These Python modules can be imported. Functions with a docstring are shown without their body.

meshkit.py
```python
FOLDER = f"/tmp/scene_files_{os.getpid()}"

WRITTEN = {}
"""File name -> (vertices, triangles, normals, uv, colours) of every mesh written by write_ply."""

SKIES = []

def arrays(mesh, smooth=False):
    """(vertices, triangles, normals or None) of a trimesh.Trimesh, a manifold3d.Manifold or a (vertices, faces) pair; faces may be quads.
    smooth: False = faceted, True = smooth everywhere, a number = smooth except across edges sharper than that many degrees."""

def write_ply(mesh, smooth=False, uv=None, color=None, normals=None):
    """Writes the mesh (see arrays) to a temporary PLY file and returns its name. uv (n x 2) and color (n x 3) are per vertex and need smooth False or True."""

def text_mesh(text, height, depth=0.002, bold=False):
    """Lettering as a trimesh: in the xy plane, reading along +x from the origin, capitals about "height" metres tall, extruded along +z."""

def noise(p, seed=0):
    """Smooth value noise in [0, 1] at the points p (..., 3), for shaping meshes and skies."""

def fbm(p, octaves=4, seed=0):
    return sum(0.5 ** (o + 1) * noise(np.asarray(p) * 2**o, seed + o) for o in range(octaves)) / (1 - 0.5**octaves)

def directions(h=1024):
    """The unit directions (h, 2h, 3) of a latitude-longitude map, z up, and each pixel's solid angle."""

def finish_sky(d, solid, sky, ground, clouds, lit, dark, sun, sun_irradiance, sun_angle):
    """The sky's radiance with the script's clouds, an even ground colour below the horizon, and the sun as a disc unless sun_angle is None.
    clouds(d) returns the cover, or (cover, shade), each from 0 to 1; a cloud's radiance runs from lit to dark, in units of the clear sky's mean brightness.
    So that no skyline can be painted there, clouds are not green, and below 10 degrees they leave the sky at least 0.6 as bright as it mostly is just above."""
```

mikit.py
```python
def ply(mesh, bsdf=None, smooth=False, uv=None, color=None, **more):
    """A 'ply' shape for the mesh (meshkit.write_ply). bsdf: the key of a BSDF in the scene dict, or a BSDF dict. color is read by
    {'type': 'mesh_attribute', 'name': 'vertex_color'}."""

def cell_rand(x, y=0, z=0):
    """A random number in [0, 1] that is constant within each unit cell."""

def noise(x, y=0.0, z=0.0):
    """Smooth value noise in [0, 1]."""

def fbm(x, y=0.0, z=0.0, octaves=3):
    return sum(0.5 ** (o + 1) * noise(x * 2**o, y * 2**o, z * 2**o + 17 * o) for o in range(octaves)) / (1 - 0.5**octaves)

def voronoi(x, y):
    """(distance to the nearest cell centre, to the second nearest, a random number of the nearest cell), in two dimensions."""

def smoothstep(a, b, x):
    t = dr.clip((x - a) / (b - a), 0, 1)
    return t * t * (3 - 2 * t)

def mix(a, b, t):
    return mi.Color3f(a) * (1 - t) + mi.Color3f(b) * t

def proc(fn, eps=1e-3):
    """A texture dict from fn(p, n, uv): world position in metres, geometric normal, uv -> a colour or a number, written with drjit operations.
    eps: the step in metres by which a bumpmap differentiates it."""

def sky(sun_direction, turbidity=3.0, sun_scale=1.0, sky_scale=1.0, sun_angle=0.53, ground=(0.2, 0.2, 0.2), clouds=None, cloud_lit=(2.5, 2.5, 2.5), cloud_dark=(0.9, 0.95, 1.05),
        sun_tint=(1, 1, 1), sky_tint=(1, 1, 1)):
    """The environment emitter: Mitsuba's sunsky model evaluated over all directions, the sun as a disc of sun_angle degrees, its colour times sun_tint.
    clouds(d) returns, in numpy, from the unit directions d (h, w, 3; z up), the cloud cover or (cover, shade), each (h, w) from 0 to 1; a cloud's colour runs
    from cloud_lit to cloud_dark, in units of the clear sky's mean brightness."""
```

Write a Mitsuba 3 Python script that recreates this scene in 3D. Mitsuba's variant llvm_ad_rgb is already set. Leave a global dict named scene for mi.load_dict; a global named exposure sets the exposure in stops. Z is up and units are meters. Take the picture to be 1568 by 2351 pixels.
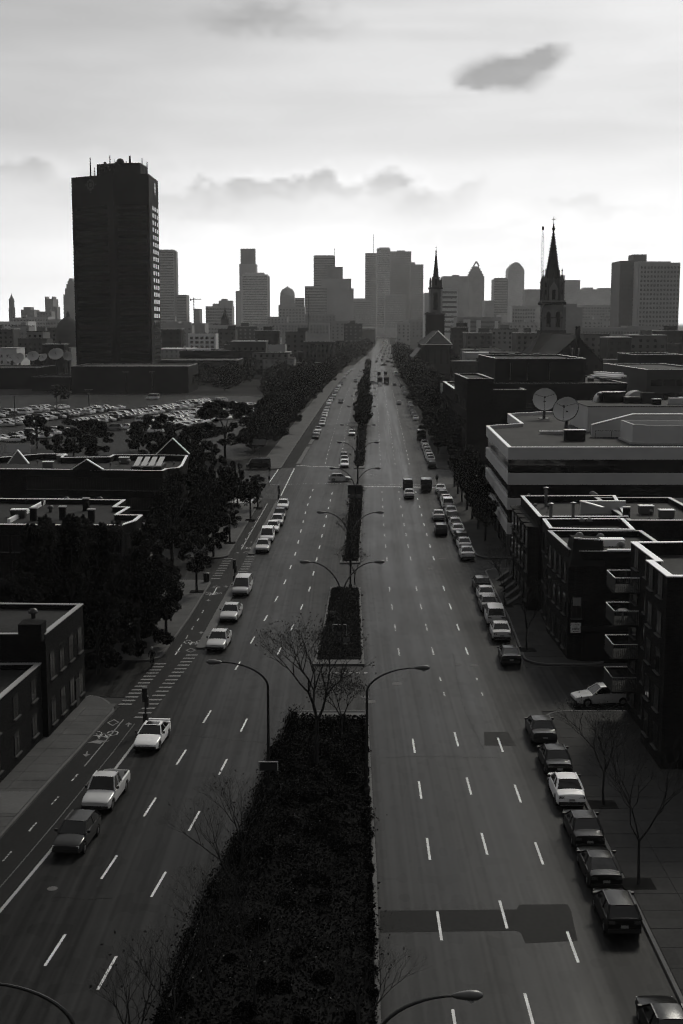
import math, random
import numpy as np, trimesh, mitsuba as mi, drjit as dr
import mikit, meshkit
from mikit import noise, fbm, voronoi, cell_rand, smoothstep
import manifold3d as m3
from shapely.geometry import Polygon, LineString
T = mi.ScalarTransform4f
R = random.Random(7)
NP = np.random.RandomState(7)

# ------------------------------------------------------------------ camera, sky, exposure
CAM_H, FOC, PU, PV, HOR = 28.0, 3000.0, 784.0, 1175.5, 745.0     # camera height (m); focal length and centre for a 1568 px wide frame
PITCH = math.atan((PV - HOR) / FOC)
CP, SP = math.cos(PITCH), math.sin(PITCH)
scene, labels, _n = {}, {}, {}
scene['haze_air'] = {'type': 'homogeneous', 'albedo': {'type': 'rgb', 'value': [.95, .95, .95]}, 'sigma_t': {'type': 'rgb', 'value': [.58e-4] * 3},
                     'phase': {'type': 'hg', 'g': .45}}
scene['camera'] = {'type': 'perspective', 'fov': 2 * math.degrees(math.atan(784 / FOC)), 'fov_axis': 'x', 'near_clip': .5, 'far_clip': 20000.0,
                   'to_world': T().look_at(origin=[0, 0, CAM_H], target=[0, CP, CAM_H - SP], up=[0, 0, 1]),
                   'medium': {'type': 'ref', 'id': 'haze_air'}}
exposure = 2.6
SUN_AZ, SUN_EL = math.radians(21), math.radians(36)
SUN = [math.sin(SUN_AZ) * math.cos(SUN_EL), math.cos(SUN_AZ) * math.cos(SUN_EL), math.sin(SUN_EL)]


def clouds(d):
    el = np.degrees(np.arcsin(np.clip(d[..., 2], -1, 1)))
    az = np.degrees(np.arctan2(d[..., 0], d[..., 1]))
    ang = np.degrees(np.arccos(np.clip(d @ np.array(SUN), -1, 1)))
    front = np.exp(-(np.abs(az - 4) / 62) ** 2)
    # overcast that is thin towards the sun and the lit horizon below it, thick away from it
    b = .105 + .25 * np.exp(-(ang / 52) ** 2) + .6 * np.exp(-(ang / 18) ** 2) + (.30 * np.exp(-np.maximum(el, 0) / 16.0) + .52 * np.exp(-np.maximum(el, 0) / 5.5)) * front
    q = np.stack([az / 7, el / 2.0, az * 0 + 3], -1)
    w = meshkit.fbm(q, 5, 3)
    w2 = meshkit.fbm(q * np.array([.35, .8, 1]), 4, 11)
    qw = q + .9 * (np.stack([w, w2, w], -1) - .5)
    fine = meshkit.fbm(np.stack([az * .95 + 2.5 * (w - .5), el * 1.7 + 2.5 * (w2 - .5), az * 0 + 7], -1), 6, 21)
    wisp = meshkit.fbm(qw * np.array([.8, 3.6, 1]) + 5, 5, 33)
    b = b * (.77 + .20 * w + .16 * w2 + .20 * (wisp - .3))
    left = np.clip((2 - az) / 20, 0, 1) * np.clip((el - 3) / 9, 0, 1) * (np.abs(az) < 60)
    b = b * (1 - .16 * left)

    def blob(a0, e0, ra, re, k, soft=.7, up=1.0):
        dx = (az - a0 + (w - .5) * 1.0 + (fine - .5) * 1.2) / ra
        dy = (el - e0 + (fine - .5) * 1.0 + (wisp - .5) * .6) / re
        dy = np.where(dy > 0, dy / up, dy)
        return k * np.clip((1.2 - np.sqrt(dx * dx + dy * dy)) / soft, 0, 1) ** 1.2

    def bank(a0, a1, top, thick, k):                     # a bank with a lumpy upper edge that fades downwards
        t = np.clip((az - a0) / 4.0, 0, 1) * np.clip((a1 - az) / 5.0, 0, 1)
        t = t * t * (3 - 2 * t)
        edge = top + .1 + 1.2 * (w - .5) + 2.0 * (fine - .5)
        dz = edge - el
        body = np.clip(dz / .40, 0, 1) * np.clip(1 - dz / thick, 0, 1)
        return k * body * t * np.clip((fine * .8 + wisp * .4 - .40) * 3.2, .3, 1.1), np.exp(-((dz + .1) / .22) ** 2) * t
    b1, r1 = bank(-13.0, 7.5, 6.0, 2.6, .40)
    b2, r2 = bank(-19.0, -6.5, 6.6, 2.0, .34)
    b3, r3 = bank(6.0, 15.5, 5.2, 1.2, .20)
    dk = np.maximum.reduce([blob(7.0, 10.25, 2.0, .8, .50, .6), blob(8.4, 10.8, 1.1, .65, .48, .6), blob(6.0, 10.1, 1.0, .6, .46, .6), b1, b2, b3,
                            blob(-3.2, 12.5, 3.4, .7, .30, .9), blob(-1.2, 12.1, 2.2, .45, .16, .9), blob(6.0, 3.9, 6, .45, .10, .9), blob(-10, 9.4, 6, 1.6, .08, 1.0)])
    b = b * (1 - dk) * (1 + .05 * np.maximum(r1, r2))
    s = np.clip(1 - b / 1.6, 0, 1)
    return np.ones_like(s), s


scene['sky'] = mikit.sky(SUN, turbidity=4, sun_scale=.17, sun_angle=10, ground=(.06, .06, .06), clouds=clouds, cloud_lit=(4.15, 4.15, 4.15), cloud_dark=(0, 0, 0),
                         sun_tint=(.82, .985, 1.25))


def ray(u, v):
    x, y = (u - PU) / FOC, -(v - PV) / FOC
    return x, CP + y * SP, -SP + y * CP


def G(u, v, z=0.0):                       # where the sight line of a measured image point meets the level z
    x, y, w = ray(u, v)
    t = (CAM_H - z) / -w
    return x * t, y * t


def at(u, v, Y):                          # (x, z) of a measured image point at the distance Y
    x, y, w = ray(u, v)
    return x * Y / y, CAM_H + w * Y / y


# ------------------------------------------------------------------ scene book-keeping
ORD = 'first second third fourth fifth sixth seventh eighth ninth tenth eleventh twelfth thirteenth fourteenth fifteenth sixteenth seventeenth eighteenth nineteenth twentieth twenty-first twenty-second twenty-third twenty-fourth twenty-fifth twenty-sixth twenty-seventh twenty-eighth twenty-ninth thirtieth'.split()
def numbered(k):
    n = _n.get(k, 0)
    _n[k] = n + 1
    return k if n == 0 else f'{k}_{n:03d}'


def thing(name, label, cat, group=None):
    k = numbered(name)
    labels[k] = {'label': label, 'category': cat}
    if group:
        labels[k]['group'] = group
    return k


def put(name, mesh, mat, parent=None, smooth=False, tw=None, label=None, kind=None):
    k = numbered((parent + '__' if parent else '') + name)
    d = mesh if isinstance(mesh, dict) else mikit.ply(mesh.get() if isinstance(mesh, MB) else mesh, mat, smooth)
    d = dict(d)
    if mat:
        d['bsdf'] = {'type': 'ref', 'id': mat}
    if tw is not None:
        d['to_world'] = tw
    scene[k] = d
    if label or kind:
        labels[k] = {}
        if label:
            labels[k]['label'] = label
        if kind:
            labels[k]['kind'] = kind
    return k


def whole(name, mesh, mat, label, cat, group=None, smooth=False, tw=None, kind=None):
    k = put(name, mesh, mat, None, smooth, tw)
    labels[k] = {'label': label, 'category': cat}
    if group:
        labels[k]['group'] = group
    if kind:
        labels[k]['kind'] = kind
    return k


def struct(name, mesh, mat, smooth=False, label=None):
    k = put(name, mesh, mat, None, smooth)
    labels[k] = {'kind': 'structure'}
    if label:
        labels[k]['label'] = label
    return k


labels['sky'] = {'kind': 'structure'}


class MB:
    """collects shapes into one mesh"""
    def __init__(self):
        self.v, self.f, self.n = [], [], 0

    def add(self, v, f):
        v = np.asarray(v, float).reshape(-1, 3)
        f = np.asarray(f, int)
        if f.shape[1] == 4:
            f = np.vstack([f[:, [0, 1, 2]], f[:, [0, 2, 3]]])
        self.v.append(v); self.f.append(f + self.n); self.n += len(v)
        return self

    def tm(self, m):
        return self.add(m.vertices, m.faces)

    def man(self, m):
        m = m.to_mesh()
        return self.add(m.vert_properties[:, :3], m.tri_verts)

    def box(self, x0, x1, y0, y1, z0, z1):
        v = [(x, y, z) for z in (z0, z1) for y in (y0, y1) for x in (x0, x1)]
        return self.add(v, [(0, 2, 3, 1), (4, 5, 7, 6), (0, 1, 5, 4), (2, 6, 7, 3), (0, 4, 6, 2), (1, 3, 7, 5)])

    def cbox(self, c, ax, ay, az):         # box from centre and three half axes
        c, ax, ay, az = (np.asarray(q, float) for q in (c, ax, ay, az))
        v = [c + a * ax + b * ay + e * az for e in (-1, 1) for b in (-1, 1) for a in (-1, 1)]
        return self.add(v, [(0, 2, 3, 1), (4, 5, 7, 6), (0, 1, 5, 4), (2, 6, 7, 3), (0, 4, 6, 2), (1, 3, 7, 5)])

    def bar(self, p, q, w, h=None):        # rectangular bar between two points
        p, q = np.asarray(p, float), np.asarray(q, float)
        d = q - p; L = np.linalg.norm(d); d = d / L
        s = np.cross(d, [0, 0, 1.0]) if abs(d[2]) < .95 else np.array([1.0, 0, 0])
        s = s / np.linalg.norm(s); t = np.cross(s, d)
        return self.cbox((p + q) / 2, s * w / 2, d * L / 2, t * (h or w) / 2)

    def quad(self, a, b, c, d):
        return self.add([a, b, c, d], [(0, 1, 2, 3)])

    def prism(self, poly, z0, z1):
        poly = poly if isinstance(poly, Polygon) else Polygon(poly)
        for g in getattr(poly.buffer(0), 'geoms', [poly.buffer(0)]):
            m = trimesh.creation.extrude_polygon(g, z1 - z0, engine='earcut')
            v = np.array(m.vertices); v[:, 2] += z0
            self.add(v, m.faces)
        return self

    def tube(self, pts, rad, n=6, cap=True):
        p = np.asarray(pts, float); k = len(p)
        r = np.broadcast_to(rad, (k,)).astype(float)
        t = np.gradient(p, axis=0); t /= np.linalg.norm(t, axis=1, keepdims=True) + 1e-12
        ref = np.array([0, 0, 1.0]) if abs(t[k // 2][2]) < .9 else np.array([0, 1.0, 0])
        a = np.cross(t, ref); a /= np.linalg.norm(a, axis=1, keepdims=True) + 1e-12
        b = np.cross(t, a)
        g = np.arange(n) * 2 * np.pi / n
        v = (p[:, None] + r[:, None, None] * (np.cos(g)[None, :, None] * a[:, None] + np.sin(g)[None, :, None] * b[:, None])).reshape(-1, 3)
        f = [(i * n + j, (i + 1) * n + j, (i + 1) * n + (j + 1) % n, i * n + (j + 1) % n) for i in range(k - 1) for j in range(n)]
        self.add(v, f)
        if cap and n > 3:
            for e in (0, k - 1):
                self.add(np.vstack([v[e * n:(e + 1) * n], p[e]]), [((j + 1) % n, j, n) if e == 0 else (j, (j + 1) % n, n) for j in range(n)])
        return self

    def lathe(self, prof, c=(0, 0, 0), n=12, axis=None):   # prof (r, z) about +z or axis
        g = np.arange(n) * 2 * np.pi / n; k = len(prof)
        v = np.array([(r * math.cos(a), r * math.sin(a), z) for r, z in prof for a in g])
        if axis is not None:
            z = np.asarray(axis, float) / np.linalg.norm(axis)
            x = np.cross(z, [0, 0, 1.0]) if abs(z[2]) < .95 else np.array([1.0, 0, 0])
            x /= np.linalg.norm(x); y = np.cross(z, x)
            v = v @ np.stack([x, y, z])
        return self.add(v + np.asarray(c, float), [(i * n + j, i * n + (j + 1) % n, (i + 1) * n + (j + 1) % n, (i + 1) * n + j) for i in range(k - 1) for j in range(n)])

    def get(self):
        return np.vstack(self.v), np.vstack(self.f)


# ------------------------------------------------------------------ materials (all greys: black and white photograph)
def mat(name, g, rough=.7, spec=.4, metal=0.0, coat=0.0, bump=None, bscale=.01):
    base = mikit.proc(g) if callable(g) else {'type': 'rgb', 'value': [g, g, g]}
    b = {'type': 'principled', 'base_color': base, 'roughness': mikit.proc(rough) if callable(rough) else rough, 'specular': spec}
    if metal:
        b['metallic'] = metal
    if coat:
        b['clearcoat'] = coat; b['clearcoat_gloss'] = .92
    if bump:
        b = {'type': 'bumpmap', 'tex': mikit.proc(bump, .02), 'scale': bscale, 'bsdf': b}
    scene[name] = {'type': 'twosided', 'bsdf': b}


def diff(name, g):
    scene[name] = {'type': 'twosided', 'bsdf': {'type': 'diffuse', 'reflectance': mikit.proc(g) if callable(g) else {'type': 'rgb', 'value': [g, g, g]}}}


def g3(x):
    return mi.Color3f(x, x, x)


def asphalt_c(p, n, uv):
    xr = p.x - .0245 * dr.maximum(p.y - 150, 0)          # lateral place, following the bend of the boulevard
    streak = noise(xr * 2.3, p.y * .010, 1.0) * .55 + noise(xr * 6.1, p.y * .022, 4.0) * .45
    lane = (xr - 1.75) / 3.0
    fl = lane - dr.floor(lane)
    track = dr.exp(-dr.square((fl - .27) / .1)) + dr.exp(-dr.square((fl - .73) / .1))
    oil = dr.exp(-dr.square((fl - .5) / .09))
    right = smoothstep(1.5, 2.5, xr) * (1 - smoothstep(10.6, 11.6, xr))
    edge = smoothstep(11.2, 12.2, xr) + (1 - smoothstep(-12.5, -10.5, xr)) * .4
    big = fbm(p.x * .10, p.y * .04, 2.0)
    fine = noise(p.x * 14, p.y * 14, 5.0)
    grit = noise(p.x * 34, p.y * 34, 6.0)
    stain = smoothstep(.58, .74, noise(xr * .8, p.y * .22, 12.)) * .22 + smoothstep(.66, .7, noise(xr * 2.2, p.y * .9, 15.)) * .25
    c = .0180 * (.81 + 1.5 * (streak - .5) - stain + .75 * (big - .5) + .21 + .16 * (fine - .5) + .12 * (grit - .5) + right * (.24 * track - .2 * oil) - .34 * edge)
    return g3(dr.maximum(c, .006))


def patch_c(p, n, uv):
    return g3(.009 * (.8 + .3 * noise(p.x * 9, p.y * 9, 1.) + .2 * fbm(p.x, p.y, 2.)))


def bike_c(p, n, uv):
    return g3(.015 * (.72 + .3 * fbm(p.x * .9, p.y * .12, 7.) + .2 * noise(p.x * 11, p.y * 11, 1.)))


def concrete_c(p, n, uv):
    return g3(.11 * (.66 + .4 * fbm(p.x * .6, p.y * .6, p.z * .6) + .2 * noise(p.x * 8, p.y * 8, p.z * 8)))


def slab_c(p, n, uv):
    r = cell_rand(dr.floor(p.y / 1.5), dr.floor(p.x * .4), 3)
    return g3(.074 * (.66 + .16 * r + .36 * fbm(p.x * .8, p.y * .8, 1.) + .16 * noise(p.x * 9, p.y * 9, 2.)))


def roof_c(p, n, uv):
    return g3(.030 * (.55 + .6 * fbm(p.x * .35, p.y * .35, 3.) + .25 * noise(p.x * 7, p.y * 7, 1.)))


def brick_c(p, n, uv):
    h = p.x + p.y
    row = dr.floor(p.z / .075)
    x = h / .23 + .5 * (row - 2 * dr.floor(row / 2))
    fx = x - dr.floor(x); fz = p.z / .075 - row
    mortar = dr.maximum(smoothstep(.9, .96, fx), smoothstep(.78, .9, fz))
    c = .0115 * (.65 + .7 * cell_rand(dr.floor(x), row, 1)) * (.75 + .5 * fbm(p.x * .3, p.y * .3, p.z * .3))
    return g3(c * (1 - mortar) + .022 * mortar)


def soil_c(p, n, uv):
    return g3(.018 * (.5 + fbm(p.x * .8, p.y * .8, 3.)))


def lot_c(p, n, uv):
    return g3(.019 * (.6 + .5 * fbm(p.x * .05, p.y * .05, 3.) + .25 * noise(p.x * 1.5, p.y * 1.5, 1.)))


def ground_c(p, n, uv):
    return g3(.045 * (.35 + 1.1 * fbm(p.x * .03, p.y * .03, 3.) + .2 * noise(p.x * .4, p.y * .4, 1.)))


def facade_c(base, fy=3.4):
    def f(p, n, uv):
        return g3(base * (.75 + .35 * fbm(p.x * .05, p.y * .05, p.z * .05) + .12 * noise(p.x * .6, p.y * .6, p.z * .6)))
    return f


def asphalt_r(p, n, uv):
    xr = p.x - .0245 * dr.maximum(p.y - 150, 0)
    lanes = smoothstep(1.2, 3.0, xr) * (1 - smoothstep(9.8, 12.0, xr)) + .5 * smoothstep(-11.5, -9, xr) * (1 - smoothstep(-4, -2, xr))
    return mi.Float(.52 - .20 * lanes * (.5 + .6 * noise(xr * 1.6, p.y * .02, 3.)) + .08 * noise(p.x * .3, p.y * .2, 8.))


mat('asphalt', asphalt_c, asphalt_r, .066)
mat('asphalt_dark', patch_c, .6, .045)
mat('bike_asphalt', bike_c, .7, .03)
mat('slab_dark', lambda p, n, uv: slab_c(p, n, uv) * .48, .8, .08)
mat('bike_asphalt_near', lambda p, n, uv: bike_c(p, n, uv) * 1.35, .66, .05)
mat('concrete', concrete_c, .75, .15)
mat('slab', slab_c, .75, .12)
mat('roofing', roof_c, .75, .08)
mat('brick', brick_c, .9, .05)
diff('soil', soil_c)
mat('lot_asphalt', lot_c, .62, .06)
diff('ground_mat', ground_c)
mat('paint_white', lambda p, n, uv: g3(.72 * (.72 + .28 * noise(p.x * 2.2, p.y * 2.2, 1.))), .55, .4)
mat('paint_worn', lambda p, n, uv: g3(.07 + .36 * smoothstep(.25, .6, noise(p.x * 7, p.y * 7, 3.))), .6, .4)
mat('paint_old', lambda p, n, uv: g3(.20 * (.6 + .6 * noise(p.x * 7, p.y * 7, 2.))), .65, .2)
mat('coping', .88, .32, .6)
mat('coping_dull', .30, .45, .5)
mat('white_panel', facade_c(.42), .6, .35)
mat('white_roof_wall', facade_c(.42), .7, .3)
mat('dark_stone', facade_c(.020), .85, .06)
mat('tower_black', facade_c(.008), .7, .08)
mat('tower_band', .007, .6, .08)
mat('mid_stone', facade_c(.07), .85, .1)
mat('pale_stone', facade_c(.17), .8, .25)
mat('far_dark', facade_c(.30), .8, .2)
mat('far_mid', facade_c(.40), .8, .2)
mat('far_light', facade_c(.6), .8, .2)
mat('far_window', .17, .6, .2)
mat('black_metal', .012, .4, .5)
mat('grey_metal', .12, .4, .5, metal=.5)
mat('bright_metal', .45, .3, .5, metal=.8)
mat('pane', .010, .06, .9)
mat('mirror_pane', .02, .03, 1.0, metal=.0, coat=1.0)
mat('car_glass', .006, .05, .5)
mat('tyre', .012, .8, .3)
mat('hub', .22, .35, .5, metal=.6)
mat('lamp_glass', .5, .15, .7)
mat('tail_glass', .05, .15, .7)
mat('trim', .015, .5, .4)
mat('chrome', .5, .15, .5, metal=.9)
mat('dish', .46, .5, .4)
mat('blind', .20, .8, .2)
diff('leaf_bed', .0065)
mat('sign_white', .6, .5, .4)
mat('sign_dark', .02, .5, .4)
mat('skin', .25, .6, .3)
mat('cloth_dark', .018, .9, .2)
mat('bark', lambda p, n, uv: g3(.022 * (.6 + .8 * noise(p.x * 9, p.y * 9, p.z * 3))), .9, .2)
for n_, g_ in (('leaf_dark', .022), ('leaf', .036), ('needle', .016)):
    scene[n_] = {'type': 'principledthin', 'base_color': {'type': 'rgb', 'value': [g_] * 3}, 'roughness': .7, 'diff_trans': .9, 'spec_trans': 0.0, 'eta': 1.3}
diff('litter', lambda p, n, uv: g3(.02 + .05 * cell_rand(dr.floor(p.x * 4), dr.floor(p.y * 4), 1)))
PAINTS = {'white': .80, 'light': .48, 'grey': .15, 'dark': .03, 'black': .005}
for k_, g_ in PAINTS.items():
    if k_ in ('dark', 'black'):
        mat('car_' + k_, g_, .2, .22)
    else:
        mat('car_' + k_, g_, .28, .45, coat=.2)

# haze: one closed box of thin air round everything
scene['haze'] = {'type': 'cube', 'to_world': T().translate([0, 2100, 99]).scale([2600, 3000, 101]), 'bsdf': {'type': 'null'}, 'interior': {'type': 'ref', 'id': 'haze_air'}}
labels['haze'] = {'kind': 'stuff', 'label': 'thin grey haze over the whole city', 'category': 'haze'}

# ------------------------------------------------------------------ the boulevard, as curves x(Y)
def curve(*pts):
    a = np.array(pts, float)
    return lambda y: np.interp(y, a[:, 0], a[:, 1])


KERB = curve((0, -24), (50, -20.5), (70, -18.6), (77, -18), (84, -17.3), (92, -16.6), (109, -15.2), (123, -14.6), (141, -14.2), (157, -13.8), (191, -13.2), (210, -12.9), (302, -10.8), (560, -3.9), (900, 8), (1115, 18), (1300, 27), (1750, 45), (2300, 62), (3000, 82))
SEP = curve((0, -23), (61, -16.3), (68, -15.5), (80, -14.4), (85.5, -13.9), (110, -12.3), (138, -11.6), (160, -11), (255, -9), (281, -8.2), (347, -6.3), (512, -3.0), (693, 1.2), (900, 8))
LA = curve((0, -18), (54, -13.1), (65, -12.1), (73, -11.25), (82, -10.5), (91, -9.7), (108, -8.4), (114, -8), (123, -7.3), (132, -6.7), (141, -6.2), (158, -5.7), (198, -5.4), (219, -5.0), (262, -3.3), (312, -2.6), (441, -.2), (700, 6.5), (1000, 14))
LB = curve((0, -15), (54, -10.2), (63, -9.2), (71, -8.4), (80, -7.6), (89, -6.9), (113, -5.2), (119, -4.6), (128, -4), (137, -3.4), (168, -2.7), (184, -2.4), (212, -1.7), (285, .1), (341, 1.1), (502, 4.6), (700, 9.4), (1000, 17))
ML = curve((0, -9), (50, -7.3), (57, -6.9), (65, -6), (71, -5.2), (83, -4.3), (90, -3.6), (107, -2.3), (119, -1.7), (137, -1.2), (160, .3), (212, 1.2), (256, 2.5), (323, 3.7), (617, 9.8), (871, 17), (1115, 25.5), (1750, 51), (3000, 88.5))
MR = curve((0, 1.6), (50, 1.6), (63, 1.8), (86, 1.9), (107, 1.9), (137, 2.0), (160, 2.3), (212, 3.6), (256, 4.5), (323, 6.2), (617, 13.1), (871, 19.1), (1115, 28), (1750, 54), (3000, 90))
RA = curve((0, 4.5), (58, 4.6), (84, 4.85), (110, 4.95), (135, 5.1), (184, 6.0), (213, 6.7), (297, 8.7), (406, 11.4), (700, 18.3), (1000, 26))
RB = curve((0, 7.7), (56, 7.75), (110, 7.9), (136, 8.0), (169, 8.6), (200, 9.2), (262, 10.8), (342, 12.9), (700, 22), (1000, 31))
RC = curve((0, 10.4), (56, 10.5), (110, 10.85), (136, 10.95), (157, 11.15), (184, 11.7), (200, 12.1), (253, 13.4), (297, 14.7), (406, 17.6), (441, 18.7), (700, 25.5), (1000, 35))
RK = curve((0, 14.2), (50, 14.1), (90, 14.5), (106, 15.3), (123, 16), (150, 16.4), (178, 16.6), (210, 17), (226, 17.4), (256, 18.8), (310, 20.2), (491, 24.9), (710, 30.5), (1067, 41.7), (1400, 53), (1750, 66), (3000, 104))


def ysteps(a, b, s=6.0):
    return np.linspace(a, b, max(2, int((b - a) / s) + 1))


def ribbon(f0, f1, a, b, z, mb=None, s=6.0):
    mb = mb or MB()
    y = ysteps(a, b, s)
    x0 = np.array([f0(t) for t in y]); x1 = np.array([f1(t) for t in y])
    n = len(y)
    v = np.vstack([np.stack([x0, y, y * 0 + z], 1), np.stack([x1, y, y * 0 + z], 1)])
    return mb.add(v, [(i, n + i, n + i + 1, i + 1) for i in range(n - 1)])


def ribbon_poly(f0, f1, a, b, s=3.0):
    y = ysteps(a, b, s)
    return Polygon([(float(f0(t)), t) for t in y] + [(float(f1(t)), t) for t in y[::-1]])


struct('ground', MB().quad((-2590, -890, -.05), (2590, -890, -.05), (2590, 5090, -.05), (-2590, 5090, -.05)), 'ground_mat')
road = struct('road', ribbon(KERB, RK, -20, 3000, 0), 'asphalt')
# side streets
st = MB()
def quadxy(mb, pts, z):
    return mb.quad(*[(x, y, z) for x, y in pts])
struct('side_street', quadxy(MB(), [(-120, 99.5), (-15.6, 96.2), (-14.5, 107.5), (-120, 111)], -.004), 'asphalt')
struct('side_street', quadxy(MB(), [(14.4, 92.5), (90, 96), (90, 108), (15.2, 105.0)], -.004), 'asphalt')
struct('side_street', quadxy(MB(), [(16.2, 146.5), (80, 148), (80, 155.5), (16.3, 154.5)], -.006), 'asphalt')
struct('side_street', quadxy(MB(), [(-90, 146), (-14, 141.5), (-13.6, 155), (-90, 160)], -.006), 'asphalt')
struct('cross_street', quadxy(MB(), [(-260, 232), (-12.6, 213), (-11.8, 252), (-260, 262)], -.004), 'asphalt')
struct('cross_street', quadxy(MB(), [(17.3, 228), (200, 232), (200, 256), (18.4, 254)], -.004), 'asphalt')
struct('parking_lot', quadxy(MB(), [(-190, 296), (-20, 272), (-6, 520), (-190, 528)], -.02), 'lot_asphalt')
struct('bike_path', ribbon(lambda y: KERB(y), lambda y: SEP(y) - .3, 256, 690, .004), 'bike_asphalt')
struct('bike_path', ribbon(lambda y: KERB(y), lambda y: SEP(y) - .2, 40, 210, .004), 'bike_asphalt_near')

# medians (kerb + planting bed) --------------------------------------------------
def median(a, b, nose0, nose1):
    poly = ribbon_poly(ML, MR, a, b)
    k = struct('median', MB().prism(poly.difference(poly.buffer(-.22)), 0, .16).prism(poly.buffer(-.22), 0, .10), 'concrete')
    bed0, bed1 = a + nose0, b - nose1
    bed = ribbon_poly(lambda y: ML(y) + .22, lambda y: MR(y) - .22, bed0, bed1)
    put('planting_bed', MB().prism(bed, .1, .17), 'soil', k)
    return k, bed0, bed1
MEDIANS = [median(-10, 92.2, 0, 2.0), median(105.4, 137.5, 1.7, .4), median(152, 226, 1.2, 8), median(255, 868, 4, 3)]


def leaves(n, size, rng, pos, tilt=1.0):
    """n little quads at pos (n,3) with random orientation"""
    a = rng.normal(size=(n, 3)); a[:, 2] *= tilt
    a /= np.linalg.norm(a, axis=1, keepdims=True) + 1e-9
    b = np.cross(a, rng.normal(size=(n, 3))); b /= np.linalg.norm(b, axis=1, keepdims=True) + 1e-9
    s = size * rng.uniform(.55, 1.25, (n, 1))
    a, b = a * s, b * s * .62
    v = np.stack([pos - a, pos + b, pos + a, pos - b], 1).reshape(-1, 3)
    i = np.arange(n)[:, None] * 4
    return v, np.vstack([i + [0, 1, 2], i + [0, 2, 3]])


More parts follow.
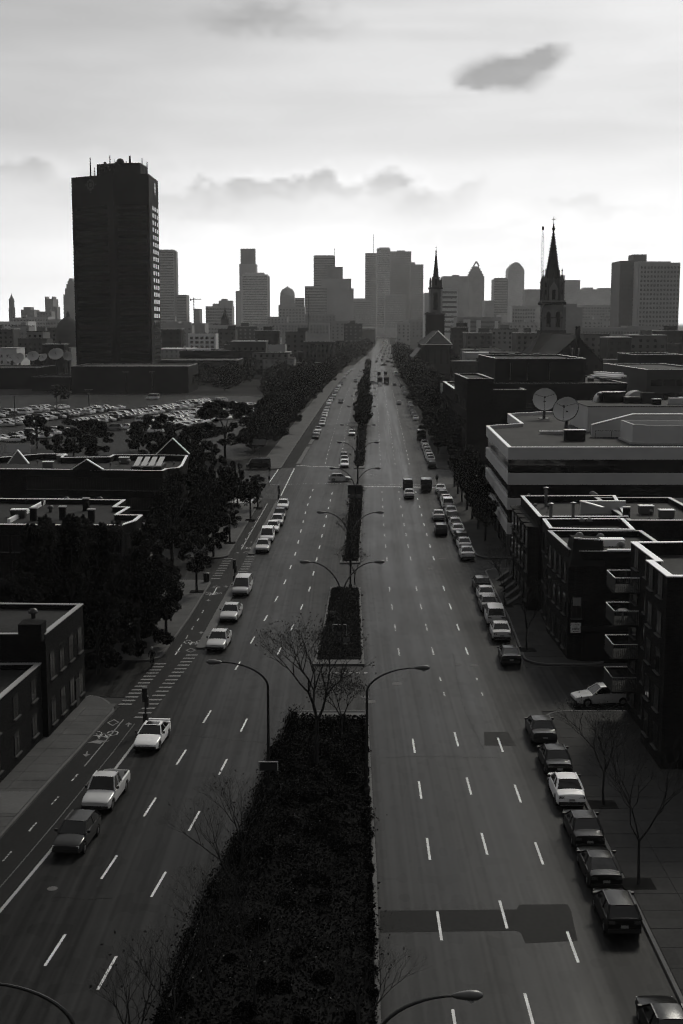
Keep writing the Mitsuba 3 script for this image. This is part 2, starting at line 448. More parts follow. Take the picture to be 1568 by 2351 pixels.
def cover(a, b, n, h, size, side=.3, seed=1):
    rng = np.random.RandomState(seed)
    y = rng.uniform(a, b, n); t = rng.beta(1, 1, n)
    x = ML(y) + .15 + t * (MR(y) - ML(y) - .3) + rng.normal(0, side, n) * (rng.rand(n) < .12)
    hump = meshkit.fbm(np.stack([x * .7, y * .7, y * 0], -1), 3, 5)
    z = .17 + h * rng.rand(n) * np.clip(hump * 1.7 - .25, .1, 1)
    return leaves(n, size, rng, np.stack([x, y, z], 1), .6)
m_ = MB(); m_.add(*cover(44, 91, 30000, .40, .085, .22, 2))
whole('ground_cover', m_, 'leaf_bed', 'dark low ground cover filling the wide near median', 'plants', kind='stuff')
rng_ = np.random.RandomState(12); m_ = MB()
for i in range(60):                                      # paler weeds and grass tufts in loose clumps
    y_ = 44 + 30 * rng_.beta(1, 1.7); x_ = ML(y_) + .3 + rng_.rand() * (MR(y_) - ML(y_) - .5); k_ = rng_.randint(10, 70); s_ = rng_.uniform(.12, .7)
    m_.add(*leaves(k_, rng_.uniform(.04, .08), rng_, np.stack([x_ + rng_.normal(0, s_, k_), y_ + rng_.normal(0, s_ * 1.3, k_), .22 + .45 * rng_.rand(k_)], 1), .6))
whole('weeds', m_, 'leaf_dark', 'paler weeds in loose tufts in the lower part of the near median', 'plants', kind='stuff')
m_ = MB()
for i in range(260):                                     # tufts that hang over the kerbs
    y_ = rng_.uniform(45, 91); sd_ = rng_.rand() < .72; k_ = rng_.randint(30, 160); s_ = rng_.uniform(.08, .34)
    s_ *= 1 if sd_ else .4; x_ = (ML(y_) + .1 if sd_ else MR(y_) - .35) + rng_.normal(0, .1)
    m_.add(*leaves(k_, .07, rng_, np.stack([x_ + rng_.normal(0, s_, k_), y_ + rng_.normal(0, s_ * 2, k_), .05 + (.3 + s_) * rng_.rand(k_)], 1), .6))
for i in range(70):                                      # low shrubs swelling out of the bed
    y_ = rng_.uniform(46, 90); x_ = ML(y_) + .6 + rng_.rand() * (MR(y_) - ML(y_) - 1.6); k_ = rng_.randint(120, 420); s_ = rng_.uniform(.25, .6)
    p_ = rng_.normal(size=(k_, 3)); p_ /= np.linalg.norm(p_, axis=1, keepdims=True); p_[:, 2] = np.abs(p_[:, 2]) * .6
    m_.add(*leaves(k_, .075, rng_, np.array([x_, y_, .2]) + p_ * np.array([s_, s_ * 1.2, s_ * rng_.uniform(.8, 1.7)]) * rng_.uniform(.6, 1, (k_, 1)), .6))
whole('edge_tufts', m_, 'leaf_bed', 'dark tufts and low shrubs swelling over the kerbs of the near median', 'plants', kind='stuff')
m_ = MB(); m_.add(*cover(107.5, 136.5, 4200, .35, .14, .2, 3)).add(*cover(154, 224, 4500, .45, .18, .25, 4)).add(*cover(260, 860, 9000, .8, .35, .4, 5))
whole('ground_cover', m_, 'leaf_dark', 'dark low planting along the narrow farther medians', 'plants', kind='stuff')
m_ = MB(); rng_ = np.random.RandomState(9); n_ = 420
y_ = rng_.uniform(46, 90, n_); x_ = ML(y_) + .2 + rng_.rand(n_) * (MR(y_) - ML(y_) - .4)
m_.add(*leaves(n_, .055, rng_, np.stack([x_, y_, .3 + .4 * rng_.rand(n_)], 1), .3))
whole('leaf_litter', m_, 'concrete', 'pale fallen leaves scattered over the near median', 'leaves', kind='stuff')

# pavements -------------------------------------------------------------------------
def pavement(name, poly, m, kerb=True):
    k = struct(name, MB().prism(poly.buffer(-.18), 0, .13) if kerb else MB().prism(poly, 0, .13), m or 'slab')
    if kerb:
        put('kerb', MB().prism(poly.difference(poly.buffer(-.18)), 0, .145), 'concrete', k)
    return k


def rounded(poly, r):
    return poly.buffer(-r).buffer(r)


PAVL1 = Polygon([(float(KERB(t)) - 4.3, t) for t in np.linspace(20, 92, 25)] + [G(190, 1606), G(206, 1600), G(222, 1602), G(238, 1607), G(251, 1616), G(261, 1627), G(263, 1636)] + [(float(KERB(t)), t) for t in np.linspace(90.5, 20, 25)]).buffer(0)
pl1 = pavement('pavement', PAVL1, '')
PAVL2 = rounded(ribbon_poly(lambda y: KERB(y) - 5.5, KERB, 106.8, 141.5), 1.6)
pl2 = pavement('pavement', PAVL2, '')
PAVL3 = rounded(ribbon_poly(lambda y: KERB(y) - 5.2, KERB, 155.5, 211.5), 2.0)
pl3 = pavement('pavement', PAVL3, '')
PAVL4 = rounded(ribbon_poly(lambda y: KERB(y) - 4.6, KERB, 254, 900, 12), 1.5)
pavement('pavement', PAVL4, '')
PAVR1 = rounded(ribbon_poly(RK, lambda y: RK(y) + 8.5, 20, 92.3), 2.0)
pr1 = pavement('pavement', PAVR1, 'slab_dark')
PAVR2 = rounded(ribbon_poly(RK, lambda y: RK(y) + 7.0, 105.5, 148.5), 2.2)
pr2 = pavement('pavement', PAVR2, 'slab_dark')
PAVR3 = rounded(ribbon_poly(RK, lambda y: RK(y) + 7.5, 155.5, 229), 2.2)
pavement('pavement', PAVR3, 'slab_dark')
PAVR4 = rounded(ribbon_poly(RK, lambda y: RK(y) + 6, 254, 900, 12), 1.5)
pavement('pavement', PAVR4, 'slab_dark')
# separate paving slabs where they can be told apart
def slabs(holder, f0, f1, a, b, step, cols, z=.13, m='slab'):
    y = a
    while y + step < b:
        for c in range(cols):
            t0, t1 = c / cols, (c + 1) / cols
            q = []
            for yy, t in ((y + .02, t0), (y + .02, t1), (y + step - .02, t1), (y + step - .02, t0)):
                w = f1(yy) - f0(yy)
                q.append((f0(yy) + t * w + (.02 if t == t0 else -.02), yy))
            put('paving_slab', MB().prism(q, z, z + .022 + .008 * R.random()), m, holder)
        y += step
slabs(pl1, lambda y: KERB(y) - 4.2, lambda y: KERB(y) - .2, 52, 95, 1.5, 2)
put('pale_slab', MB().prism([(float(KERB(t)) - 4.1, t) for t in (72.0, 75.5)] + [(float(KERB(t)) - .22, t) for t in (75.5, 72.0)], .162, .17), 'concrete', pl1)
slabs(pl2, lambda y: KERB(y) - 4.6, lambda y: KERB(y) - .2, 109, 139.5, 1.9, 2)
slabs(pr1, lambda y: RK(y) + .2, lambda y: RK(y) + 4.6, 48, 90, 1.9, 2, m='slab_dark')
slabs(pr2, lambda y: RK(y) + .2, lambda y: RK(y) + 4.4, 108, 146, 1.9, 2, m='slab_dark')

# lane markings ------------------------------------------------------------------------
def dash(f, yc, L=3.0, w=.13, m='paint_white', name='lane_dash', mb=None):
    a, b = yc - L / 2, yc + L / 2
    r = mb or MB()
    ribbon(lambda y: f(y) - w / 2, lambda y: f(y) + w / 2, a, b, .009, r, 2.0)
    if mb is None:
        put(name, r, m, road)
for f, near, base, step, faded in ((RC, (47, 56.0, 66.6, 75.6, 84.8), 110.3, 9.05, 0), (RB, (50.3, 59.3, 67.9, 76.9, 86.0), 110.3, 9.05, 0), (RA, (49, 58.1, 67.2, 76.2, 84.6), 110.0, 9.05, 0),
                                   (LA, (47, 55.7, 64.8, 73.4, 82.3, 91.2), 105.4, 8.9, 0), (LB, (53.6, 62.7, 71.2, 80.4, 89.2), 110.4, 8.9, 0)):
    for y in near:
        dash(f, y)
    far = MB()
    for i in range(70):
        y = base + i * step
        if (139 < y < 152 and f not in (LA, LB)) or 226 < y < 258:
            continue
        if y < 300:
            dash(f, y, 2.6, .13, 'paint_white' if (f is RC or f in (LA, LB)) else 'paint_worn')
        elif y < 640:
            dash(f, y, 2.6, .14, mb=far)
    put('far_lane_dashes', far, 'paint_worn', road, kind='stuff')
for y in (97.0, 101.3):
    dash(RC, y, .9, .12, 'paint_worn'); dash(RB, y, 1.2, .12, 'paint_worn')
# stop lines and crossing lines
def line(p, q, w=.3, z=.009, m='paint_white', name='stop_line'):
    put(name, MB().cbox(((p[0] + q[0]) / 2, (p[1] + q[1]) / 2, z), np.array([q[0] - p[0], q[1] - p[1], 0]) / 2, np.array([-(q[1] - p[1]), q[0] - p[0], 0]) / math.hypot(q[0] - p[0], q[1] - p[1]) * w / 2, (0, 0, .001)), m, road)
line(G(681, 1069), G(781, 1073), .45)
line(G(835, 1117), G(1008, 1119), .45)
line(G(835, 1112), G(1008, 1113), .2, m='paint_worn', name='crossing_line')
line(G(618, 1108), G(640, 1076), .18, name='crossing_line')
line(G(645, 1138), G(676, 1075), .18, name='crossing_line')
line(G(620, 1112), G(800, 1110), .15, m='paint_worn', name='crossing_line')
line(G(840, 1090), G(866, 1091), .2, m='paint_worn', name='crossing_line')
for u in (735, 752, 770, 786, 802, 818, 836):                        # dashed line across the opening of the median
    line(G(u, 1545), G(u + 8, 1545), .25, m='paint_worn', name='crossing_dash')
for i in range(7):                                                    # zebra by the left corner
    y = 204.5 + i * 1.0
    line((KERB(y) - 4.4 + i * .1, y), (KERB(y) - 1.2 + i * .1, y), .5, .17, name='zebra_bar')
# cycle path: separator lines, kerb, elephant feet, symbols
put('cycle_line', ribbon(lambda y: SEP(y) - 1.05, lambda y: SEP(y) - .98, 40, 89.5, .009), 'concrete', road)
put('cycle_line', ribbon(lambda y: SEP(y) - .1, lambda y: SEP(y) + .08, 40, 87, .009), 'coping_dull', road)
cyc = lambda y: (KERB(y) + SEP(y) - .9) / 2
for y in (58.5, 62.3, 66.2, 70.3, 74.4, 78.4, 112, 115.5, 119, 122.5, 126, 165, 170, 175, 180, 185, 190):
    dash(cyc, y, 1.3, .1, 'paint_worn', 'cycle_dash')
put('cycle_line', ribbon(lambda y: cyc(y) - .05, lambda y: cyc(y) + .04, 80.5, 90.5, .009), 'paint_old', road)
put('cycle_line', ribbon(lambda y: cyc(y) - .05, lambda y: cyc(y) + .05, 109, 111.5, .009), 'paint_white', road)
put('cycle_line', ribbon(lambda y: cyc(y) - .05, lambda y: cyc(y) + .05, 134, 138, .009), 'paint_white', road)
put('cycle_line', ribbon(lambda y: SEP(y) - 1.7, lambda y: SEP(y) - 1.58, 162, 205, .009), 'paint_worn', road)
def feet(u0, v0, u1, v1, n, w=1.0):
    a, b = G(u0, v0), G(u1, v1)
    for i in range(n):
        t = i / (n - 1)
        x, y = a[0] + (b[0] - a[0]) * t, a[1] + (b[1] - a[1]) * t
        put('crossing_block', MB().cbox((x, y, .0095), (w * .46, 0, 0), (.03, .17, 0), (0, 0, .001)), 'paint_old', road)
feet(288, 1617, 368, 1524, 13, 1.05)
feet(324, 1647, 440, 1504, 17, 1.05)
feet(495, 1328, 524, 1283, 9, 1.1)
feet(544, 1338, 578, 1273, 12, 1.1)
def symbol(poly, c, dirx, name, m='paint_old', s=1.0):
    d = np.array(dirx) / np.linalg.norm(dirx); n = np.array([d[1], -d[0]])
    q = [(c[0] + n[0] * a * s + d[0] * b * s, c[1] + n[1] * a * s + d[1] * b * s) for a, b in poly]
    put(name, MB().prism(q, .008, .0105), m, road)
DIRB = (.1, -1.0)
ARROW = [(-.06, -.6), (.06, -.6), (.06, .1), (.32, .1), (0, .7), (-.32, .1), (-.06, .1)]
def diamond(c, d):
    o = Polygon([(0, -.8), (.45, 0), (0, .8), (-.45, 0)]); i = Polygon([(0, -.6), (.32, 0), (0, .6), (-.32, 0)])
    p = o.difference(i)
    dd = np.array(d) / np.linalg.norm(d); nn = np.array([dd[1], -dd[0]])
    tr = lambda a: (c[0] + nn[0] * a[0] + dd[0] * a[1], c[1] + nn[1] * a[0] + dd[1] * a[1])
    put('cycle_diamond', MB().prism(Polygon([tr(a) for a in p.exterior.coords], [[tr(a) for a in h.coords] for h in p.interiors]), .008, .0105), 'paint_old', road)
def bicycle_mark(c, d, m='paint_worn'):
    dd = np.array(d) / np.linalg.norm(d); nn = np.array([dd[1], -dd[0]])
    tr = lambda a: np.array([c[0] + nn[0] * a[0] + dd[0] * a[1], c[1] + nn[1] * a[0] + dd[1] * a[1], .009])
    mb = MB()
    for cx in (-.55, .55):
        t = np.arange(13) / 12 * 2 * np.pi
        pts = [tr((cx + .36 * math.cos(a), .5 * math.sin(a))) for a in t]
        for p, q in zip(pts[:-1], pts[1:]):
            mb.bar(p, q, .09, .003)
    for p, q in (((-.55, 0), (-.2, .75)), ((-.2, .75), (.35, .75)), ((.35, .75), (.55, 0)), ((-.2, .75), (0, 0)), ((0, 0), (.35, .75)), ((.35, .75), (.3, 1.1)), ((-.3, .95), (-.1, .95))):
        mb.bar(tr(p), tr(q), .09, .003)
    put('cycle_symbol', mb, m, road)
diamond(G(260, 1659), DIRB); bicycle_mark(G(240, 1684), DIRB); symbol(ARROW, G(199, 1731), DIRB, 'cycle_arrow', s=.8); symbol(ARROW, G(295, 1664), (-.1, 1), 'cycle_arrow', s=.8)
symbol([(-.75, -.1), (-.3, .15), (-.1, .5), (.35, .2), (.8, .2), (.45, -.1), (.1, -.45), (-.2, -.25)], G(226, 1703), DIRB, 'cycle_arrow')
diamond(G(438, 1493), DIRB); bicycle_mark(G(446, 1474), DIRB); symbol(ARROW, G(408, 1495), DIRB, 'cycle_arrow', s=.8); symbol(ARROW, G(462, 1453), (-.1, 1), 'cycle_arrow', s=.8)
diamond(G(497, 1348), DIRB); bicycle_mark(G(489, 1362), DIRB); symbol(ARROW, G(478, 1378), DIRB, 'cycle_arrow', s=.8); symbol(ARROW, G(519, 1347), (-.1, 1), 'cycle_arrow', s=.8)
diamond(G(566, 1268), DIRB); bicycle_mark(G(571, 1257), DIRB); symbol(ARROW, G(546, 1269), DIRB, 'cycle_arrow', s=.8); symbol(ARROW, G(577, 1245), (-.1, 1), 'cycle_arrow', s=.8)
# concrete separator of the cycle path
for a, b in ((111, 140.2), (158, 207), (263, 300), (306, 420)):
    pg = ribbon_poly(lambda y: SEP(y) - .42, lambda y: SEP(y) + .42, a, b)
    struct('cycle_separator', MB().prism(pg.buffer(-.3).buffer(.3), 0, .14), 'concrete')
# patches, manholes
def patch(pts):
    put('asphalt_patch', MB().prism([G(*p) for p in pts], .003, .006), 'asphalt_dark', road)
patch([(872, 2091), (1186, 2088), (1192, 2077), (1303, 2076), (1311, 2092), (1326, 2160), (1206, 2166), (1196, 2142), (1185, 2137), (872, 2141)])
patch([(1111, 1681), (1166, 1680), (1186, 1713), (1112, 1712)])
def crack(pts, w=.05):
    mb = MB()
    for p, q in zip(pts[:-1], pts[1:]):
        a, c = np.array(G(*p)), np.array(G(*q)); n_s = max(2, int(np.linalg.norm(c - a) / .7))
        g_ = [a + (c - a) * t + NP.normal(0, .05, 2) for t in np.linspace(0, 1, n_s + 1)]
        for e, f_ in zip(g_[:-1], g_[1:]):
            mb.bar((*e, .0075), (*f_, .0075), w, .002)
    put('road_crack', mb, 'asphalt_dark', road)
crack([(835, 1339), (960, 1337), (1085, 1334)]); crack([(320, 1685), (440, 1690), (560, 1702), (650, 1709)]); crack([(870, 1740), (1010, 1736), (1150, 1741)], .04)
crack([(570, 1270), (640, 1273), (700, 1268)]); crack([(1040, 1500), (1062, 1620), (1110, 1720)], .04); crack([(120, 2060), (200, 2066), (262, 2062)], .04)
for u, v, r in ((912, 1570, .42), (850, 1611, .42), (1089, 1528, .35), (1052, 1526, .3), (1015, 1282, .4), (838, 1600, .3), (120, 2040, .25), (988, 1306, .35)):
    x, y = G(u, v)
    put('manhole_cover', MB().lathe([(0, .011), (r, .011), (r + .02, .0)], (x, y, 0), 14), 'concrete', road)

# ------------------------------------------------------------------ buildings: helpers
def win(parent, p, n, w, h, z, mp='pane', mf='dark_stone', frame=.07, sill=True, out=.03):
    """one window on a wall at point p (x, y), outward normal n, centre height z"""
    n = np.array([n[0], n[1], 0.0]); n /= np.linalg.norm(n)
    t = np.array([-n[1], n[0], 0.0]); c = np.array([p[0], p[1], z]); up = np.array([0, 0, 1.0])
    k = put('window', MB().cbox(c + n * .012, t * w / 2, n * .006, up * h / 2), mp, parent)
    if frame:
        fr = MB()
        for s in (-1, 1):
            fr.cbox(c + n * out / 2 + t * s * (w / 2 + frame / 2), t * frame / 2, n * (out / 2 + .01), up * (h / 2 + frame))
            fr.cbox(c + n * out / 2 + up * s * (h / 2 + frame / 2), t * w / 2, n * (out / 2 + .01), up * frame / 2)
        fr.cbox(c + n * .024, t * .02, n * .012, up * h / 2)
        put('frame', fr, mf, k)
    if sill:
        put('sill', MB().cbox(c + n * .08 - up * (h / 2 + frame + .04), t * (w / 2 + .12), n * .09, up * .04), 'mid_stone', k)
    return k


def wall_windows(parent, a, b, zs, n, w, h, skip=(), **kw):
    a, b = np.array(a, float), np.array(b, float)
    d = b - a; L = np.linalg.norm(d); d /= L
    nn = (d[1], -d[0])
    for r, z in enumerate(zs):
        for i in range(n):
            if (r, i) in skip:
                continue
            p = a + d * L * (i + .5) / n
            win(parent, p, nn, w, h, z, **kw)


def flat_roof_building(name, label, poly, H, wall, parapet=.45, coping='coping', roof='roofing', cat='building', cw=.22, group=None, z0=-.1):
    pg = Polygon(poly)
    k = thing(name, label, cat, group)
    inner = pg.buffer(-.28, join_style=2)
    put('wall', MB().prism(pg.difference(inner), z0, H).prism(inner, z0, H - parapet - .05), wall, k)
    rf = put('roof', MB().prism(inner, H - parapet - .04, H - parapet), roof, k)
    put('coping', MB().prism(pg.buffer(.05, join_style=2).difference(pg.buffer(-cw - .1, join_style=2)), H + .002, H + .07), coping, k)
    return k, rf


def roof_vent(parent, x, y, z, kind=0, m='grey_metal'):
    if kind == 0:      # goose-neck vent
        put('vent_pipe', MB().tube([(x, y, z), (x, y, z + .55), (x + .06, y - .08, z + .72), (x + .1, y - .25, z + .74), (x + .1, y - .36, z + .6)], .13, 8), m, parent, 30)
    elif kind == 1:    # dome vent
        put('vent_dome', MB().lathe([(.16, 0), (.16, .35), (.36, .38), (.36, .5), (.22, .68), (0, .74)], (x, y, z), 12), m, parent, 40)
    elif kind == 2:    # chimney
        c = put('chimney', MB().box(x - .3, x + .3, y - .3, y + .3, z, z + 1.25), 'brick', parent)
        put('chimney_cap', MB().box(x - .38, x + .38, y - .38, y + .38, z + 1.252, z + 1.36), 'coping_dull', c)
    elif kind == 3:    # box unit
        c = put('air_unit', MB().box(x - .7, x + .7, y - .45, y + .45, z + .1, z + .85).box(x - .6, x - .5, y - .4, y + .4, z, z + .1).box(x + .5, x + .6, y - .4, y + .4, z, z + .1), m, parent)
        put('lid', MB().box(x - .76, x + .76, y - .5, y + .5, z + .852, z + .93), 'coping', c)
    elif kind == 4:    # stack pipe with cap
        put('stack_pipe', MB().tube([(x, y, z), (x, y, z + 1.9)], .16, 8).lathe([(.1, 1.9), (.3, 1.98), (.3, 2.06), (0, 2.14)], (x, y, z), 10), m, parent, 30)
    elif kind == 5:    # skylight with tilted panes
        c = put('skylight', MB().box(x - .75, x + .75, y - .5, y + .5, z, z + .35), 'coping_dull', parent)
        put('pane', MB().quad((x - .68, y - .44, z + .37), (x + .68, y - .44, z + .37), (x + .68, y + .44, z + .5), (x - .68, y + .44, z + .5)), 'lamp_glass', c)


# ---- left: corner house in front
H1 = 7.3
xs = [G(190, 1388, H1), G(104, 1457, H1)]
dirv = np.array(xs[1]) - np.array(xs[0])
c0 = np.array(xs[0]); c1 = c0 + dirv
LB1 = [tuple(c0), (c0[0] - 24, c0[1] + 1.2), (c1[0] - 24, c1[1] - .5), tuple(c1)]
k, rf = flat_roof_building('brick_house', 'dark brick corner house with flat roof beside the near left pavement', LB1, H1, 'brick', .35, 'coping_dull')
fdir = dirv / np.linalg.norm(dirv)
wall_windows(k, c1 + fdir * -0.2, c0, (1.7, 4.9), 4, 1.05, 1.7)
for q in ((-3, -3, 1), (-7, -2, 2), (-5, -6, 0), (-9, -7, 3)):
    roof_vent(k, c0[0] + q[0], c0[1] + q[1], H1 - .35, q[2], 'black_metal')
put('stair_tower', MB().box(c1[0] - 1.6, c1[0] - .05, c1[1] - .9, c1[1] + .6, H1 - .3, H1 + .9), 'brick', k)
put('door', MB().cbox((c0[0] + fdir[0] * 2.2 + .04, c0[1] + fdir[1] * 2.2, 1.15), (fdir[0] * .5, fdir[1] * .5, 0), (.03, .0, 0), (0, 0, 1.05)), 'sign_dark', k)
c2 = c1 + fdir * 30
LB1b = [tuple(c1 + fdir * .03 + np.array([-.35, 0])), (c1[0] - 24, c1[1] - .9), (c2[0] - 24, c2[1]), tuple(c2 + np.array([-.35, 0]))]
k, rf = flat_roof_building('brick_house', 'nearest dark brick house on the left with lower roof', LB1b, 5.3, 'brick', .35, 'coping_dull')
wall_windows(k, c2 + np.array([-.35, 0]), c1 + np.array([-.35, 0]), (1.6, 4.0), 8, 1.0, 1.3)
for q in (3, 6, 10):
    roof_vent(k, c1[0] - q, c1[1] - q * .6, 4.95, 1 if q != 6 else 3)

# ---- left: second block with stepped parapet
H2 = 9.0
pts = [(-60, None)]
P2 = [G(u, v, H2) for u, v in ((278, 1207), (312, 1196), (327, 1183), (270, 1182), (298, 1165), (265, 1164), (288, 1148), (-160, 1143), (-160, 1204))]
k, rf = flat_roof_building('flat_roofed_block', 'dark three storey block with zigzag parapet behind the big conifers', P2, H2, 'brick', .5, 'coping')
for u, v, t in ((455, 400, 1), (685, 400, 1), (345, 460, 1), (590, 450, 2), (230, 520, 2), (430, 510, 2), (627, 530, 2), (290, 430, 0), (180, 420, 0), (75, 490, 0), (130, 500, 3)):
    x, y = G(u * .3354, 1019 + v * .3354, H2 - .4)
    roof_vent(k, x, y, H2 - .5, t, 'black_metal')
put('roof_divider', MB().bar((*G(20, 1196, H2 - .3), H2 - .3), (*G(106, 1151, H2 - .3), H2 - .3), .3, .4), 'coping', k)
a2, b2 = P2[-1], P2[0]
wall_windows(k, a2, b2, (1.8, 4.6, 7.2), 12, 1.1, 1.5)
wall_windows(k, P2[0], P2[1], (1.8, 4.6, 7.2), 1, 1.0, 1.5)
wall_windows(k, P2[1], P2[2], (4.6, 7.0), 1, 1.0, 2.0, mp='blind')
# canopy with striped awning at the corner
x, y = G(290, 1213, 7.6)
aw = put('awning', MB().add([(x, y, 7.9), (x + 1.5, y + 2.2, 7.9), (x + 1.9, y + 1.4, 6.7), (x + .4, y - .8, 6.7)], [(0, 1, 2, 3)]), 'coping_dull', k)
for i in range(4):
    t0, t1 = (i + .15) / 4, (i + .5) / 4
    put('stripe', MB().add([(x + 1.5 * t0, y + 2.2 * t0, 7.91), (x + 1.5 * t1, y + 2.2 * t1, 7.91), (x + .4 + 1.5 * t1, y - .8 + 2.2 * t1, 6.71), (x + .4 + 1.5 * t0, y - .8 + 2.2 * t0, 6.71)], [(0, 1, 2, 3)]), 'sign_white', aw)
x, y = G(322, 1268, 4.6)
bal = put('balcony', MB().box(x, x + 2.2, y - .8, y + .6, 4.2, 4.35), 'concrete', k)
put('railing', MB().bar((x, y - .8, 5.3), (x + 2.2, y - .8, 5.3), .07).bar((x, y - .8, 5.3), (x, y + .6, 5.3), .07).bar((x, y - .8, 4.7), (x + 2.2, y - .8, 4.7), .05), 'coping', bal)

# ---- left: third block with gables and skylights
H3 = 9.0
e3 = lambda u, v: G(u * .3354, 1019 + v * .3354, H3)
P3 = [e3(*q) for q in ((1115, 186), (1145, 172), (1225, 165), (1250, 150), (1285, 80), (1115, 76), (775, 76), (745, 91), (430, 94), (455, 70), (280, 70), (-300, 120), (-300, 172), (190, 175))]
k, rf = flat_roof_building('flat_roofed_block', 'long block with small gables and a row of roof skylights', P3, H3, 'brick', .8, 'coping')
for u, v, t in ((255, 130, 0), (330, 150, 3), (350, 85, 0), (425, 105, 3), (540, 165, 0), (630, 120, 0), (665, 115, 0), (755, 150, 0), (820, 140, 0), (850, 120, 3), (880, 125, 1), (920, 92, 0), (965, 178, 0), (1045, 175, 0), (1190, 145, 0), (1165, 95, 1)):
    x, y = G(u * .3354, 1019 + v * .3354, H3 - .5)
    roof_vent(k, x, y, H3 - .8, t)
xa, ya = G(302, 1072, H3 - .4); xb, yb = G(371, 1072, H3 - .4)
sk = put('skylight', MB().box(xa, xb, ya - .3, ya + 5, H3 - .8, H3 - .3), 'black_metal', k)
for i in range(4):
    w_ = (xb - xa) / 4
    put('pane', MB().quad((xa + i * w_ + .2, ya + .2, H3 - .25), (xa + (i + 1) * w_ - .1, ya + .2, H3 - .25), (xa + (i + 1) * w_ - .1, ya + 4.6, H3 + .55), (xa + i * w_ + .2, ya + 4.6, H3 + .55)), 'dish', sk)
def gable(parent, x, y, w, h, z, name='gable', m='brick'):
    g = put(name, MB().add([(x - w, y - .3, z), (x + w, y - .3, z), (x, y - .3, z + h), (x - w, y + .3, z), (x + w, y + .3, z), (x, y + .3, z + h)],
                           [(0, 1, 2), (3, 5, 4), (0, 3, 4), (0, 4, 1), (1, 4, 5), (1, 5, 2), (0, 2, 5), (0, 5, 3)]), m, parent)
    put('gable_coping', MB().bar((x - w - .15, y, z + .05), (x, y, z + h + .1), .62, .12).bar((x, y, z + h + .1), (x + w + .15, y, z + .05), .62, .12), 'coping', g)
x, y = G(201, 1079, H3); gable(k, x, y - .35, 2.0, 1.3, H3 + .05)
x, y = G(397, 1044, H3); gable(k, x, y, 2.3, 2.3, H3 + .05)
x, y = G(42, 1066, H3); gable(k, x, y, 1.3, 1.8, H3 + .05, m='pale_stone')
wall_windows(k, P3[-1], P3[0], (1.8, 4.6, 7.2), 22, 1.1, 1.5)
x, y = G(395, 1096, 6.0)
bal = put('balcony', MB().box(x - 2.6, x + 2.2, y - 1.4, y + .5, 4.9, 5.1), 'concrete', k)
put('railing', MB().bar((x - 2.6, y - 1.4, 5.95), (x + 2.2, y - 1.4, 5.95), .12).bar((x + 2.2, y - 1.4, 5.95), (x + 2.2, y + .5, 5.95), .12).bar((x - 2.6, y - 1.4, 5.4), (x + 2.2, y - 1.4, 5.4), .06), 'coping', bal)

# ---- tall black hexagonal tower
YT = 606.0
def tx(u, Y):
    return at(u, 600, Y)[0]
zt = at(250, 399, YT)[1]
TW = [(tx(169, 622), 622), (tx(264, 607), 607), (tx(345, 606), 606), (tx(366, 637), 637), (tx(300, 655), 655), (tx(200, 650), 650)]
tower = thing('office_tower', 'tall black slab office tower with antennas on its roof', 'tower')
put('wall', MB().prism(TW, 0, zt), 'tower_black', tower)
def face_quad(mb, a, b, s0, s1, z0, z1, out):
    a, b = np.array(a), np.array(b); d = b - a; L = np.linalg.norm(d); d = d / L; n = np.array([d[1], -d[0]])
    p, q = a + d * s0 * L, a + d * s1 * L
    mb.cbox(((p[0] + q[0]) / 2 + n[0] * out / 2, (p[1] + q[1]) / 2 + n[1] * out / 2, (z0 + z1) / 2), (*((q - p) / 2), 0), (n[0] * out / 2, n[1] * out / 2, 0), (0, 0, (z1 - z0) / 2))
    return mb
nfl = 23
for i in range(nfl):
    z = 8 + i * (zt - 20) / nfl
    for a, b, s0, s1 in ((TW[0], TW[1], .08, .86), (TW[1], TW[2], .1, .92)):
        put('window_band', face_quad(MB(), a, b, s0, s1, z, z + 1.5, .03), 'tower_band', tower)
    for j in range(3):
        s = .30 + j * .235
        put('window', face_quad(MB(), TW[2], TW[3], s, s + .13, z + .1, z + 2.0, .15), 'mirror_pane', tower)
pent = [(tx(226, 615), 617), (tx(268, 611), 612), (tx(326, 610), 611), (tx(337, 620), 626), (tx(300, 636), 636), (tx(235, 636), 634)]
ph = put('penthouse', MB().prism(pent, zt, zt + 5.4), 'tower_black', tower)
def antenna(u, v0, v1, r, Y=612, nm='antenna'):
    x, z1 = at(u, v0, Y); _, z0 = at(u, v1, Y)
    put(nm, MB().tube([(x, Y, z0 - 1.2), (x, Y, z1)], [r * 1.5, r], 6), 'black_metal', tower)
for u, v0, v1, r in ((207, 362, 402, .22), (227.5, 376, 399, .14), (252, 357, 386, .22), (289.5, 370, 386, .2), (298, 358, 386, .42), (326, 363, 388, .18), (337.5, 372, 402, .22), (240, 372, 386, .1), (281, 374, 386, .1), (217, 384, 400, .14), (262, 366, 386, .12), (305, 374, 388, .14), (318, 378, 388, .1)):
    antenna(u, v0, v1, r)
for u, v, r in ((241, 375, .7), (276, 372.5, 1.75), (267, 374, .6), (248, 381, .8), (234, 384, .9), (262, 379, .5), (287, 381, .5), (311, 386, .9)):
    x, z = at(u, v, 612)
    put('roof_dish', MB().lathe([(0, -.25 * r), (.6 * r, -.12 * r), (r, .15 * r), (.95 * r, .2 * r), (.6 * r, 0), (0, -.12 * r)], (x, 612, z), 12, (.25, -1, .15)).tube([(x, 612.3, z), (x, 612.6, zt + 4)], .12, 5), 'black_metal', tower, 40)
